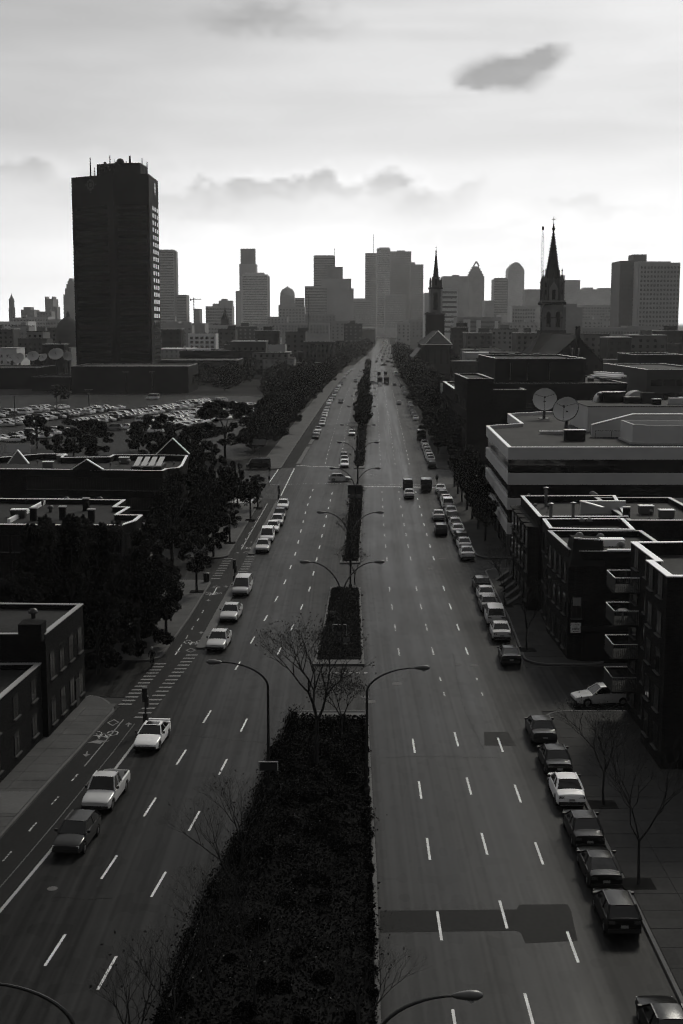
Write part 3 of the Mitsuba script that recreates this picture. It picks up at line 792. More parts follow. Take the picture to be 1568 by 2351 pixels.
def emblem(a, b, s, z, r, m):
    a, b = np.array(a), np.array(b); d = b - a; L = np.linalg.norm(d); d /= L; n = np.array([d[1], -d[0]])
    c = a + d * s * L + n * .25
    T3 = lambda p: [(c[0] + d[0] * q[0], c[1] + d[1] * q[0], z + q[1]) for q in p]
    mb = MB()
    def poly(p):
        v = T3(p); mb.add(v + [tuple(np.mean(v, 0))], [(i, (i + 1) % len(v), len(v)) for i in range(len(v))])
    circ = lambda cx, cz, rr, a0=0, a1=2 * np.pi, k=14: [(cx + rr * math.cos(t), cz + rr * math.sin(t)) for t in np.linspace(a0, a1, k, endpoint=a1 - a0 < 6)]
    poly(circ(0, 0, r * .3))
    for q in range(4):
        t = q * math.pi / 2
        for rr, of, wd in ((.3, .62, .6), (.16, 1.02, .5)):
            cx, cz = of * r * math.cos(t), of * r * math.sin(t)
            poly([(cx + rr * r * (.55 * math.cos(t) * math.cos(p) - math.sin(t) * math.sin(p)), cz + rr * r * (.55 * math.sin(t) * math.cos(p) + math.cos(t) * math.sin(p))) for p in np.linspace(0, 2 * np.pi, 12, endpoint=False)])
        poly(circ(.62 * r * math.cos(t + math.pi / 4), .62 * r * math.sin(t + math.pi / 4), .17 * r, k=10))
    put('emblem', mb, m, tower)
emblem(TW[0], TW[1], .47, at(213, 424, 614)[1], 3.3, 'mid_stone')
emblem(TW[2], TW[3], .6, at(356, 431, 622)[1], 3.0, 'lamp_glass')

# ---- low blocks round the tower
def block(name, label, u0, u1, vt, Y, depth, wall='dark_stone', cop='coping_dull', cat='building', par=.4, group=None, skew=0, roof='roofing'):
    x0, z = at(u0, vt, Y); x1, _ = at(u1, vt, Y)
    return flat_roof_building(name, label, [(x0, Y), (x1, Y + skew), (x1, Y + depth), (x0, Y + depth)], z, wall, par, cop, roof, cat, .5, group), (x0, x1, Y, z)
(kA, _), bA = block('studio_building', 'long low dark windowless building in front of the black tower', 163, 432, 841, 540, 36, roof='concrete')
(kB, _), bB = block('studio_building', 'low dark building right of the black tower with pale roof edge', 284, 546, 827, 632, 34, roof='concrete')
put('side_panel', MB().box(bB[1] - 18, bB[1] - 6, bB[2] - .2, bB[2] - .01, 1, bB[3] - 1), 'mid_stone', kB)
(kC, _), bC = block('studio_building', 'farther low dark building with lit skylight strip on its roof', 412, 601, 805, 728, 40)
put('skylight', MB().box(at(430, 800, 740)[0], at(482, 800, 740)[0], 740, 743, bC[3] - .3, bC[3] + 1.0), 'coping', kC)
(kD, _), _ = block('studio_building', 'low dark annex at the left edge below the white dishes', -60, 83, 845, 575, 40)
(kE, _), _ = block('studio_building', 'lowest flat annex with pale roof joined to the long dark building', 72, 162, 866, 556, 30, cop='concrete')
# white satellite dishes
for i, (u, v, r, lb) in enumerate(((26, 823, 2.3, 'leftmost pale dish'), (44, 824, 3.0, 'second pale dish from the left'), (76, 819, 2.9, 'third pale dish from the left'), (100, 822, 2.3, 'fourth pale dish from the left'), (129, 815, 3.7, 'largest pale dish'), (156, 819, 2.5, 'rightmost pale dish'))):
    Y = 640 + 4 * (i % 3)
    x, z = at(u, v, Y)
    k = thing('satellite_dish', f'{lb} in the row beside the black tower', 'satellite dish', 'white dishes beside the black tower')
    ax = np.array([(-.5, -.9, .75), (-.3, -1, .6), (.1, -1, .7), (-.4, -.8, .7), (0, -1, .9), (.2, -1, .6)][i])
    put('reflector', MB().lathe([(0, -.28 * r), (.5 * r, -.2 * r), (.85 * r, .05 * r), (r, .25 * r), (.97 * r, .27 * r), (.82 * r, .1 * r), (.5 * r, -.14 * r), (0, -.22 * r)], (x, Y, z), 20, ax), 'dish', k, 50)
    put('mount', MB().tube([(x, Y + .6, z - .3 * r), (x, Y + 1, 0)], [.5, .8], 8), 'mid_stone', k)
    nx = ax / np.linalg.norm(ax)
    put('feed', MB().tube([np.array([x, Y, z]), np.array([x, Y, z]) + nx * r * .7], .12, 5), 'grey_metal', k)
# pale office block with square windows behind
(kW, _), bW = block('office_block', 'small pale office block with three rows of square windows', 432, 495, 766, 900, 20, 'far_light')
wall_windows(kW, (bW[0] + .6, 900), (bW[1] - .6, 900), (at(0, 776, 900)[1], at(0, 786, 900)[1], at(0, 796, 900)[1]), 5, 2.2, 1.7, sill=False, frame=0)
(kX, _), bX = block('apartment_block', 'grey rectangular block right of the boulevard trees on the left', 697, 768, 785, 760, 22, 'mid_stone')
wall_windows(kX, (bX[0] + 1, 760), (bX[1] - 1, 760), (at(0, 795, 760)[1], at(0, 806, 760)[1], at(0, 817, 760)[1]), 7, 1.1, 1.6, sill=False, frame=0)
(kX, _), bX = block('apartment_block', 'dark wide low block left of the far road', 762, 838, 783, 1250, 30, 'dark_stone')
wall_windows(kX, (bX[0] + 1, 1250), (bX[1] - 1, 1250), (at(0, 789, 1250)[1], at(0, 797, 1250)[1]), 8, 1.3, 1.7, sill=False, frame=0)
(kX, _), bX = block('school_building', 'long pale institutional building with rows of small windows', 622, 757, 741, 1150, 26, 'far_mid', cat='building')
wall_windows(kX, (bX[0] + 1, 1150), (bX[1] - 1, 1150), (at(0, 749, 1150)[1], at(0, 756, 1150)[1], at(0, 763, 1150)[1]), 18, 1.3, 1.5, sill=False, frame=0, mp='far_window')
(kX, _), bX = block('warehouse', 'long low building with bright white roof strip', 760, 862, 751, 2100, 30, 'dark_stone', 'coping', par=.2)
put('white_band', MB().box(bX[0], bX[1], 2099.6, 2099.9, bX[3] - 2.2, bX[3] + .2), 'sign_white', kX)
wall_windows(kX, (bX[0] + 1, 2099.9), (bX[1] - 1, 2099.9), (bX[3] - 3.6,), 12, 1.6, 1.4, sill=False, frame=0, mp='far_window')
(kX, _), bX = block('terrace_block', 'pale low block beside the tree tops right of the dark studios', 580, 655, 792, 830, 20, 'far_mid')
(kX, _), bX = block('terrace_block', 'flat pale roofed block behind the white windowed office', 514, 600, 792, 860, 18, 'mid_stone')

# ------------------------------------------------------------------ right side buildings
# ---- banded white office building
HW = 13.3
def pw(u, v, z=HW):
    return G(u, v, z)
a_, b_, c_, d_, e_ = pw(1167, 1028), pw(1116, 978), pw(1196, 973), pw(1165, 950), pw(1262, 945)
WP = [a_, (72, a_[1] + .2), (72, e_[1] + 2), e_, d_, c_, b_]
WPg = Polygon(WP)
office = thing('office_building', 'white banded four storey office building with satellite dishes on its roof', 'office building')
zb = [HW - 1.45, HW - 3.1, HW - 4.5, HW - 6.15, HW - 7.55, HW - 9.2, HW - 10.55, 0]
inn = WPg.buffer(-.35, join_style=2)
put('core', MB().prism(inn, 0, HW - .5), 'tower_black', office)
for i, (z1, z0) in enumerate(((HW, zb[0]), (zb[1], zb[2]), (zb[3], zb[4]), (zb[5], zb[6]))):
    put('white_band', MB().prism(WPg.difference(WPg.buffer(-.34, join_style=2)), z0, z1), 'white_panel', office)
    # panel joints on the bands, as fine recessed strips between panels are beyond sight: windows below each band
for i, (z1, z0) in enumerate(((zb[0], zb[1]), (zb[2], zb[3]), (zb[4], zb[5]))):
    for p, q, n in ((b_, a_, 9), (a_, (72, a_[1] + .2), 22)):
        p, q = np.array(p), np.array(q); d = (q - p); L = np.linalg.norm(d); d /= L; nn = np.array([d[1], -d[0]])
        for j in range(n):
            s0, s1 = p + d * (L * j / n + .06) - nn * .33, p + d * (L * (j + 1) / n - .06) - nn * .33
            put('window', MB().quad((*s0, z0 + .03), (*s1, z0 + .03), (*s1, z1 - .03), (*s0, z1 - .03)), 'pane', office)
for p, q, n in ((b_, a_, 5), (a_, (72, a_[1] + .2), 12)):
    p, q = np.array(p), np.array(q); d = (q - p); L = np.linalg.norm(d); d /= L; nn = np.array([d[1], -d[0]])
    for j in range(n + 1):
        s = p + d * min(L * j / n + .2, L - .2) - nn * .28
        put('column', MB().cbox((*s, zb[6] / 2), (d[0] * .18, d[1] * .18, 0), (nn[0] * .18, nn[1] * .18, 0), (0, 0, zb[6] / 2)), 'mid_stone', office)
rfw = put('roof', MB().prism(inn, HW - .5, HW - .42), 'roofing', office)
put('coping', MB().prism(WPg.buffer(.04, join_style=2).difference(WPg.buffer(-.42, join_style=2)), HW + .003, HW + .08), 'coping', office)
ZR = HW - .42
def rbox(name, u0, u1, v, w, h, m='mid_stone', lid='coping'):
    x0, y0 = G(u0, v, ZR); x1, _ = G(u1, v, ZR)
    k = put(name, MB().box(x0, x1, y0, y0 + w, ZR, ZR + h), m, office)
    if lid:
        put('lid', MB().box(x0 - .06, x1 + .06, y0 - .06, y0 + w + .06, ZR + h + .002, ZR + h + .09), lid, k)
    return k
rbox('duct_box', 1298, 1344, 1013, 1.4, 1.4, 'dark_stone')
rbox('duct_run', 1240, 1290, 997, .5, .35, 'coping_dull')
# penthouse on the roof: sloping wing, deck and round-cornered parapet
x0, y0 = G(1480, 1022, ZR)
pp = [(x0 + .6, y0), (72, y0), (72, y0 + 9), (x0 - 1.2, y0 + 9), (x0 - 1.2, y0 + 1.6)]
put('terrace_wall', MB().prism(Polygon(pp).difference(Polygon(pp).buffer(-.3)), ZR + .25, ZR + 2.5), 'white_roof_wall', office)
put('terrace_base', MB().prism(Polygon(pp).buffer(.25), ZR, ZR + .25), 'coping_dull', office)
xa, ya = G(1368, 1008, ZR); xb2 = at(1465, 960, ya)[0]
zt1 = at(1465, 952, ya + 3)[1]
put('penthouse_wall', MB().add([(xa, ya + 3, ZR), (xb2, ya + 3, ZR), (xb2, ya + 3, zt1), (xa, ya + 3, ZR + 1.6), (xa, ya + 3.6, ZR), (xb2, ya + 3.6, ZR), (xb2, ya + 3.6, zt1), (xa, ya + 3.6, ZR + 1.6)],
    [(0, 1, 2, 3), (5, 4, 7, 6), (3, 2, 6, 7), (0, 3, 7, 4), (1, 5, 6, 2), (0, 4, 5, 1)]).box(xb2 + .001, 72, ya + 3, ya + 3.6, ZR, zt1), 'white_roof_wall', office)
put('penthouse_coping', MB().bar((xa, ya + 3.3, ZR + 1.66), (xb2, ya + 3.3, zt1 + .06), .8, .1).bar((xb2 + .05, ya + 3.3, zt1 + .06), (72, ya + 3.3, zt1 + .06), .8, .1), 'coping', office)
xa2, _ = at(1350, 940, ya + 12)
zt2 = at(1400, 934, ya + 12)[1]
put('plant_room', MB().box(xa2, 72, ya + 12, ya + 26, ZR, zt2), 'white_roof_wall', office)
put('plant_room_roof', MB().box(xa2 - .1, 72, ya + 11.9, ya + 26, zt2 + .002, zt2 + .1), 'roofing', office)
for i in range(16):
    x = xa2 + 2 + R.random() * 22; y = ya + 13 + R.random() * 11
    w, h = .5 + R.random() * 1.3, .5 + R.random() * 1.3
    kx = put('roof_unit', MB().box(x, x + w * 1.5, y, y + w, zt2 + .1, zt2 + .1 + h), R.choice(['mid_stone', 'dark_stone', 'white_roof_wall', 'black_metal']), office)
    if R.random() < .7:
        put('lid', MB().box(x - .04, x + w * 1.5 + .04, y - .04, y + w + .04, zt2 + .102 + h, zt2 + .16 + h), 'coping', kx)
for x, y, r in ((xa2 + 9, ya + 22, 1.7), (xa2 + 4.5, ya + 23, 1.5)):
    put('vault', MB().lathe([(r, -1.4), (r, 1.4), (0, 1.4)], (x, y, zt2 + .1), 24, (0, 1, 0)).lathe([(r, -1.4), (0, -1.4)], (x, y, zt2 + .1), 24, (0, 1, 0)), 'white_roof_wall', office, 30)
# rails on the terrace
rl = MB()
for i in range(9):
    rl.bar((xa + i * 2.2, ya + .5, ZR), (xa + i * 2.2, ya + .5, ZR + 1.05), .06)
rl.bar((xa, ya + .5, ZR + 1.05), (xa + 17.6, ya + .5, ZR + 1.05), .06)
put('railing', rl, 'black_metal', office)
# the two roof dishes are things of their own
def big_dish(u, v, vb, r, ax, lb):
    x, y = G(u, vb, ZR)
    _, z = at(u, v, y)
    x = at(u, v, y)[0]
    k = thing('satellite_dish', lb, 'satellite dish')
    ax = np.array(ax, float); ax /= np.linalg.norm(ax)
    c = np.array([x, y - .3, z])
    put('reflector', MB().lathe([(0, -.3 * r), (.5 * r, -.22 * r), (.85 * r, 0), (r, .14 * r), (.98 * r, .17 * r), (.84 * r, .03 * r), (.5 * r, -.18 * r), (0, -.26 * r)], c, 28, ax), 'dish', k, 50)
    put('rim', MB().lathe([(r * .985, .12 * r), (r * 1.03, .12 * r), (r * 1.03, .19 * r), (r * .985, .19 * r), (r * .985, .12 * r)], c, 28, ax), 'black_metal', k)
    s = np.cross(ax, [0, 0, 1]); s /= np.linalg.norm(s); t = np.cross(s, ax)
    f = c + ax * r * .62
    for a in (.5, 2.6, 4.7):
        e = c + (s * math.cos(a) + t * math.sin(a)) * r * .95 + ax * r * .12
        put('strut', MB().tube([e, f], .035, 5), 'black_metal', k)
    put('feed', MB().lathe([(0, -.2), (.14, -.2), (.14, .2), (0, .2)], f, 10, ax), 'black_metal', k)
    put('mount', MB().tube([c - ax * r * .25, c - ax * r * .45 + np.array([0, .1, -.3]), (x, y + .1, ZR + .1)], [.22, .25, .25], 8).box(x - .8, x + .8, y - .6, y + .8, ZR, ZR + .15), 'black_metal', k)
    return k
big_dish(1250, 918, 962, 1.95, (-.15, -1, .45), 'left round satellite dish on the white office roof')
big_dish(1299, 940, 992, 1.85, (-.55, -1, .55), 'right tilted satellite dish on the white office roof')

# ---- dark brick studios behind the office
def boxb(name, label, u0, u1, vt, Y0, Y1, wall='dark_stone', cop='coping_dull', par=.4, x1=None, cat='building'):
    xa, z = at(u0, vt, Y0); xb = at(u1, vt, Y0)[0] if x1 is None else x1
    return flat_roof_building(name, label, [(xa, Y0), (xb, Y0), (xb, Y1), (xa, Y1)], z, wall, par, cop, 'roofing', cat, .3), (xa, xb, z)
(kS, _), bS = boxb('brick_block', 'dark brick block beside the boulevard left of the white office', 1073, 1133, 870, 262, 292, 'brick', 'coping_dull')
wall_windows(kS, (bS[0], 262.2), (bS[1], 262.2), (4, 8, 12), 4, 1.2, 1.6)
wall_windows(kS, (bS[0], 292), (bS[0], 262), (4, 8, 12), 8, 1.2, 1.8)
xg = at(1018, 880, 333)[0]
(kS2), _ = flat_roof_building('brick_block', 'lower dark brick wing with tilted roof skylight and white corner panel', [(bS[0] + .2, 292.1), (bS[0] + 16, 292.1), (bS[0] + 16, 335), (xg, 335)], 13.6, 'brick', .5, 'coping', cw=.5)
put('white_panel', MB().box(xg - .55, xg + .25, 334.4, 335.3, 3.6, 13.2), 'sign_white', kS2)
wall_windows(kS2, (xg - .02, 333), (bS[0] + .18, 293), (3, 6.4, 9.8), 9, 1.4, 1.8)
sx, sy = bS[0] + 1.5, 297
skl = put('skylight', MB().add([(sx - 1, sy + 9, 13.1), (sx + 4.6, sy + 9, 13.1), (sx + 4.6, sy - 3, 13.1), (sx - 1, sy - 3, 13.1), (sx + 2.6, sy + 9, 16.6), (sx + 6, sy + 9, 16.6), (sx + 6, sy - 3, 16.6), (sx + 2.6, sy - 3, 16.6)],
     [(0, 3, 7, 4), (3, 2, 6, 7), (2, 1, 5, 6), (1, 0, 4, 5), (4, 7, 6, 5), (0, 1, 2, 3)]), 'black_metal', kS2)
for i in range(4):
    t0, t1 = i / 4 + .03, (i + 1) / 4 - .05
    for a0, a1 in ((.05, .48), (.55, .97)) if i < 2 else ((.05, .97),):
        P = lambda s, r: (sx - 1 + 3.6 * r - .03, sy - 3 + 12 * s, 13.1 + 3.5 * r + .03)
        put('pane', MB().quad(P(t0, a0), P(t1, a0), P(t1, a1), P(t0, a1)), 'lamp_glass', skl)
(kS3, _), bS3 = boxb('studio_hall', 'wide dark hall behind the white office', 1131, 1440, 880, 300, 345, 'dark_stone', 'coping_dull')
wall_windows(kS3, (bS3[0] + 2, 300), (bS3[1] - 2, 300), (9.6,), 10, 2.2, 1.1, sill=False, frame=0)
(kS4, _), bS4 = boxb('studio_hall', 'upper dark block with bright roof edge on the wide hall', 1137, 1345, 823, 306, 344, 'dark_stone', 'coping')
for u in (1172, 1212, 1262):
    x, _ = at(u, 830, 306)
    put('drain_pipe', MB().tube([(x, 305.8, bS4[2] - 1), (x, 305.8, bS4[2] - 5)], .14, 6), 'mid_stone', kS4)
for u, v, t in ((1175, 820, 3), (1231, 820, 3), (1308, 818, 4), (1322, 818, 4), (1200, 819, 1), (1260, 819, 1)):
    x, y = G(u, v, bS4[2] - .4)
    roof_vent(kS4, x, min(max(y, 308), 340), bS4[2] - .4, t)
for i, (u, v) in enumerate(((1396, 868), (1403, 861), (1408, 868))):
    x, y = G(u, v, 15)
    put('skylight', MB().bar((x - 3, y + 6, 15.3 + i * .2), (x + 1.5, y - 6, 15.3 + i * .2), 1.1, .5), 'coping', kS3)
for i in range(10):
    x, y = at(1350 + i * 7, 850, 318)[0], 314 + (i % 4) * 4
    roof_vent(kS3, x, y, bS3[2] - .4, i % 2 * 3, 'mid_stone')
(kE2, _), bE2 = boxb('office_block', 'grey office block with dark window bands at the right edge', 1486, 1640, 849, 325, 380, 'mid_stone', 'coping')
for z in (bE2[2] - 3.2, bE2[2] - 6.6, bE2[2] - 10):
    for j in range(5):
        x = bE2[0] + 1 + j * 3.2
        put('window', MB().box(x, x + 2.8, 324.85, 324.98, z - .8, z + .8), 'pane', kE2)
(kE3, _), _ = boxb('flat_roofed_house', 'dark flat roofed house above the grey office at right edge', 1463, 1580, 815, 420, 450, 'dark_stone', 'coping')

# ---- row houses with white coping
HR = 9.5
A_ = [G(u, v, HR) for u, v in ((1238, 1187), (1442, 1187), (1412, 1138), (1196, 1139))]
kR, _ = flat_roof_building('row_house', 'row house with pale roof well wall and bay windowed street front', A_, HR, 'brick', .7, 'coping')
for u, v, t in ((1212, 1150, 0), (1253, 1163, 4), (1227, 1173, 0), (1360, 1142, 1), (1366, 1146, 1), (1258, 1174, 0)):
    x, y = G(u, v, HR - .7); roof_vent(kR, x, y, HR - .7, t)
x0, y0 = G(1334, 1182, HR - .7); x1, _ = G(1437, 1182, HR - .7)
lw = put('roof_well_wall', MB().box(x0, x1, y0 + .2, y0 + .6, HR - .7, HR + .62), 'white_panel', kR)
put('well_coping', MB().bar((x0, y0 + .4, HR + .68), (x1, y0 + .4, HR + .68), .45, .1).bar((x0, y0 + .4, HR + .68), (x0 + 1.9, y0 - 1.6, HR + .3), .4, .1), 'coping', lw)
x, y = G(1438, 1183, HR); roof_vent(kR, x, y, HR - .5, 2)
wall_windows(kR, A_[3], A_[0], (1.8, 4.7, 7.6), 6, 1.0, 1.7)
B_ = [G(u, v, HR) for u, v in ((1262, 1214), (1457, 1217), (1431, 1191), (1246, 1192))]
kR2, _ = flat_roof_building('row_house', 'row house with dark sheer side wall and dome vents', B_, HR, 'dark_stone', .6, 'coping')
for u, v, t in ((1335, 1206, 1), (1352, 1206, 1), (1420, 1205, 1), (1264, 1204, 4), (1315, 1202, 4)):
    x, y = G(u, v, HR - .6); roof_vent(kR2, x, y, HR - .6, t)
wall_windows(kR2, B_[3], B_[0], (1.8, 4.7, 7.6), 2, 1.0, 1.7)
# bay fronts and stairs of the row along the street
for i in range(5):
    t = (i + .5) / 5
    x = A_[3][0] + (A_[0][0] - A_[3][0]) * t; y = A_[3][1] + (A_[0][1] - A_[3][1]) * t
    by = put('bay', MB().prism([(x, y - 1.5), (x - 1.0, y - .9), (x - 1.0, y + .9), (x, y + 1.5)], .2, 8.4), 'brick', kR)
    put('bay_roof', MB().prism([(x, y - 1.7), (x - 1.2, y - 1), (x - 1.2, y + 1), (x, y + 1.7)], 8.403, 8.5), 'dark_stone', by)
    for z in (1.8, 4.7, 7.2):
        win(by, (x - 1.0, y), (-1, 0), 1.2, 1.5, z, mf='mid_stone')
    put('stair', MB().add([(x - 1.1, y + 1.6, .1), (x - 1.1, y + 2.5, .1), (x - 2.6, y + 2.5, .1), (x - 2.6, y + 1.6, .1), (x - 1.1, y + 1.6, 1.2), (x - 1.1, y + 2.5, 1.2)], [(0, 1, 2, 3), (4, 3, 2, 5), (0, 4, 5, 1), (0, 3, 4, 4), (1, 5, 2, 2)]), 'mid_stone', kR)
(kr3, _), _ = boxb('row_house', 'flat roofed rear house below the white office at the right edge', 1443, 1640, 1196, 124, 141, 'brick', 'coping_dull', .5)
for u, v, t in ((1483, 1168, 3), (1492, 1176, 0), (1530, 1178, 3)):
    x, y = G(u, v, 9.4); roof_vent(kr3, x, y, at(1443, 1196, 124)[1] - .5, t)

# ---- corner building with rental board
F0 = G(1298, 1519); HC = 9.4
xw, yf = F0[0], F0[1] - .3
CB = [(xw + .2, yf + .9), (xw + 1.2, yf), (xw + 8.5, yf), (xw + 8.5, yf + 11), (xw, yf + 11)]
kC3, _ = flat_roof_building('corner_building', 'dark corner building with a white rental board on its front', CB, HC, 'brick', .5, 'coping_dull')
put('front_coping', MB().box(xw + 3.2, xw + 6.5, yf - .12, yf + .3, HC + .075, HC + .2), 'coping', kC3)
mg = put('mansard', MB().add([(xw + .1, yf - .15, HC - 1.2), (xw + 3.0, yf - .15, HC - 1.2), (xw + 3.0, yf + 3, HC - 1.2), (xw + .1, yf + 3, HC - 1.2), (xw + .5, yf + .5, HC + 1.0), (xw + 2.9, yf + .5, HC + .85), (xw + 2.9, yf + 2.6, HC + .85), (xw + .5, yf + 2.6, HC + 1.0)],
   [(0, 1, 5, 4), (1, 2, 6, 5), (2, 3, 7, 6), (3, 0, 4, 7), (4, 5, 6, 7), (0, 3, 2, 1)]), 'dark_stone', kC3)
put('ridge_strip', MB().bar((xw + .5, yf + .5, HC + 1.06), (xw + 2.9, yf + .5, HC + .92), .14, .1), 'coping', mg)
for u, v, t in ((1378, 1243, 1), (1370, 1262, 1), (1425, 1262, 1), (1330, 1240, 1)):
    x, y = G(u, v, HC - .5); roof_vent(kC3, x, y, HC - .5, t)
x, y = G(1403, 1244, HC - .2)
put('skylight', MB().box(x - 1.1, x + 1.1, y - .6, y + .7, HC - .5, HC + .1), 'coping', kC3)
xs_ = at(1321, 1450, yf)[0]
wz = at(1321, 1388, yf)[1]; sz = at(1321, 1441, yf)[1]
w1 = win(kC3, (xs_ + .05, yf), (0, -1), .75, 1.7, wz - .25, mf='dark_stone')
put('blind', MB().box(xs_ - .28, xs_ + .4, yf - .045, yf - .028, wz - .1, wz + .6), 'blind', w1)
wall_windows(kC3, (xw + 3.4, yf), (xw + 8.3, yf), (1.6, 4.5, 7.2), 3, .9, 1.6)
wall_windows(kC3, (xw + .02, yf + 10.8), (xw + .18, yf + 1.2), (1.7, 4.6, 7.4), 4, 1.0, 1.7)
put('shop_front', MB().box(xw + 1.4, xw + 8.2, yf - .1, yf - .02, .2, 2.6), 'pane', kC3)
put('cornice', MB().box(xw + 1.1, xw + 8.6, yf - .35, yf - .01, 2.9, 3.15), 'dark_stone', kC3)
sb = whole('rental_board', MB().box(xs_ - .42, xs_ + .42, yf - .1, yf - .035, sz - .42, sz + .42), 'sign_white', 'white rental board with dark lettering on the corner building', 'sign')
tm = meshkit.text_mesh('A LOUER', .13, .004, True)
v_ = np.array(tm.vertices); v_[:, 0] -= v_[:, 0].mean(); v_[:, 0] *= .7 / np.ptp(v_[:, 0])
put('lettering', (np.stack([xs_ + v_[:, 0], yf - .102 - v_[:, 2], sz + .22 + v_[:, 1]], 1), np.array(tm.faces)), 'sign_dark', sb)
for i, (z, w) in enumerate(((.08, .35), (-.06, .6), (-.14, .6), (-.3, .55))):
    put('text_line', MB().box(xs_ - w / 2, xs_ + w / 2, yf - .106, yf - .1005, sz + z - .025, sz + z + .025), 'sign_dark', sb)

# ---- apartment house with balconies at the right edge
HA = 12.5
xl = 20.8
AB = [(xl, 92.6), (xl, 85.2), (xl - .6, 85.2), (xl - .6, 79.6), (xl + 26, 79.0), (xl + 26, 94)]
kAp, _ = flat_roof_building('apartment_house', 'dark apartment house with white rimmed roof and stacked balconies', AB, HA, 'brick', .9, 'coping', cw=.34)
for fl in range(5):
    z = 1.9 + fl * 2.45
    wall_windows(kAp, (xl - .02, 92.3), (xl - .02, 85.6), (z,), 2, 1.2, 1.4)
    wall_windows(kAp, (xl - .62, 85.0), (xl - .62, 79.9), (z,), 2, 1.1, 1.4)
    wall_windows(kAp, (xl, 79.55), (xl + 16, 79.2), (z,), 5, 1.4, 1.4)
for fl, z in enumerate((2.35, 4.75, 7.15, 9.5)):
    bk = put('balcony', MB().box(xl - 1.75, xl - .005, 89.4, 92.4, z - .12, z), 'dark_stone', kAp)
    rr = MB().bar((xl - 1.72, 89.45, z + 1.02), (xl - 1.72, 92.35, z + 1.02), .05).bar((xl - 1.72, 89.45, z + 1.02), (xl - .03, 89.45, z + 1.02), .05).bar((xl - 1.72, 92.35, z + 1.02), (xl - .03, 92.35, z + 1.02), .05)
    put('top_rail', rr, 'coping' if fl else 'coping_dull', bk)
    br = MB()
    for i in range(14):
        br.bar((xl - 1.72 + i * .13, 89.45, z), (xl - 1.72 + i * .13, 89.45, z + 1.0), .03)
    for i in range(20):
        br.bar((xl - 1.72, 89.45 + i * .15, z), (xl - 1.72, 89.45 + i * .15, z + 1.0), .03)
    put('balusters', br, 'grey_metal', bk, kind='stuff')
    if fl == 2:
        put('table', MB().lathe([(0, .66), (.38, .66), (.38, .7), (0, .7)], (xl - .7, 91.4, z), 16).tube([(xl - .7, 91.4, z), (xl - .7, 91.4, z + .66)], .05, 6), 'pale_stone', bk)
x, y = G(1462, 1268, HA - .9)
put('roof_duct', MB().tube([(xl + 4, 88, HA - .4), (xl + 8, 88, HA - .4)], .35, 8), 'grey_metal', kAp, 30)

# ------------------------------------------------------------------ churches
# ---- Gothic church on the right
Yc = 600.0
ch = thing('church', 'dark stone church with tall pointed spire and belfry at right', 'church')
def zc(v, Y=Yc):
    return at(800, v, Y)[1]
cx = at(1267, 700, Yc)[0]; w0 = (at(1290, 730, Yc)[0] - at(1244, 730, Yc)[0]) / 2
put('tower', MB().box(cx - w0, cx + w0, Yc - w0, Yc + w0, 0, zc(700)), 'pale_stone', ch)
put('tower_foot', MB().box(cx - w0 - 1.2, cx + w0 + 1.2, Yc - w0 - 1.2, Yc + w0 + 1.2, 0, zc(758)), 'mid_stone', ch)
for s in (-1, 1):
    x = cx + s * 2.1
    arch = [(x - .95, zc(751)), (x + .95, zc(751))] + [(x + .95 * math.cos(a), zc(722) + 1.2 * math.sin(a)) for a in np.linspace(0, math.pi, 9)]
    v = [(p[0], Yc - w0 - .12, p[1]) for p in arch]; q = [(p[0], Yc - w0 - .02, p[1]) for p in arch]
    put('belfry_opening', MB().add(v + [tuple(np.mean(v, 0))], [(i, (i + 1) % len(v), len(v)) for i in range(len(v))]), 'tower_black', ch)
    put('arch_moulding', MB().tube([(x + 1.25 * math.cos(a), Yc - w0 - .15, zc(722) + 1.55 * math.sin(a)) for a in np.linspace(0, math.pi, 9)], .22, 5), 'pale_stone', ch)
    put('buttress', MB().box(cx + s * (w0 + .35) - .7, cx + s * (w0 + .35) + .7, Yc - w0 - .7, Yc - w0 + .9, zc(770), zc(706)), 'pale_stone', ch)
put('string_course', MB().box(cx - w0 - .25, cx + w0 + .25, Yc - w0 - .25, Yc + w0 + .25, zc(731), zc(729)), 'dark_stone', ch)
put('cornice', MB().box(cx - w0 - 1.0, cx + w0 + 1.0, Yc - w0 - 1.0, Yc + w0 + 1.0, zc(700), zc(694)), 'dark_stone', ch)
put('parapet', MB().box(cx - w0 - .7, cx + w0 + .7, Yc - w0 - .7, Yc + w0 + .7, zc(694) + .002, zc(690)), 'pale_stone', ch)
w1_ = w0 + .3
for sx in (-1, 1):
    for sy in (-1, 1):
        x, y = cx + sx * (w1_ - 1.15), Yc + sy * (w1_ - 1.15)
        t = put('turret', MB().lathe([(1.25, zc(690)), (1.25, zc(650)), (1.4, zc(649)), (1.4, zc(646)), (1.1, zc(645)), (.25, zc(630)), (.2, zc(624)), (.35, zc(622)), (0, zc(617))], (x, y, 0), 8), 'mid_stone', ch)
        if sy < 0:
            for z in (670, 653):
                put('lancet', MB().box(x - .35, x + .35, y - 1.3, y - 1.2, zc(z + 7), zc(z - 4)), 'tower_black', t)
put('belfry', MB().lathe([(w0 - .4, zc(690)), (w0 - .4, zc(655)), (w0 - .9, zc(640))], (cx, Yc, 0), 8), 'mid_stone', ch)
gx = 1.9
v = [(cx - gx, Yc - w0 - .2, zc(690)), (cx + gx, Yc - w0 - .2, zc(690)), (cx + gx, Yc - w0 - .2, zc(663)), (cx, Yc - w0 - .2, zc(647)), (cx - gx, Yc - w0 - .2, zc(663))]
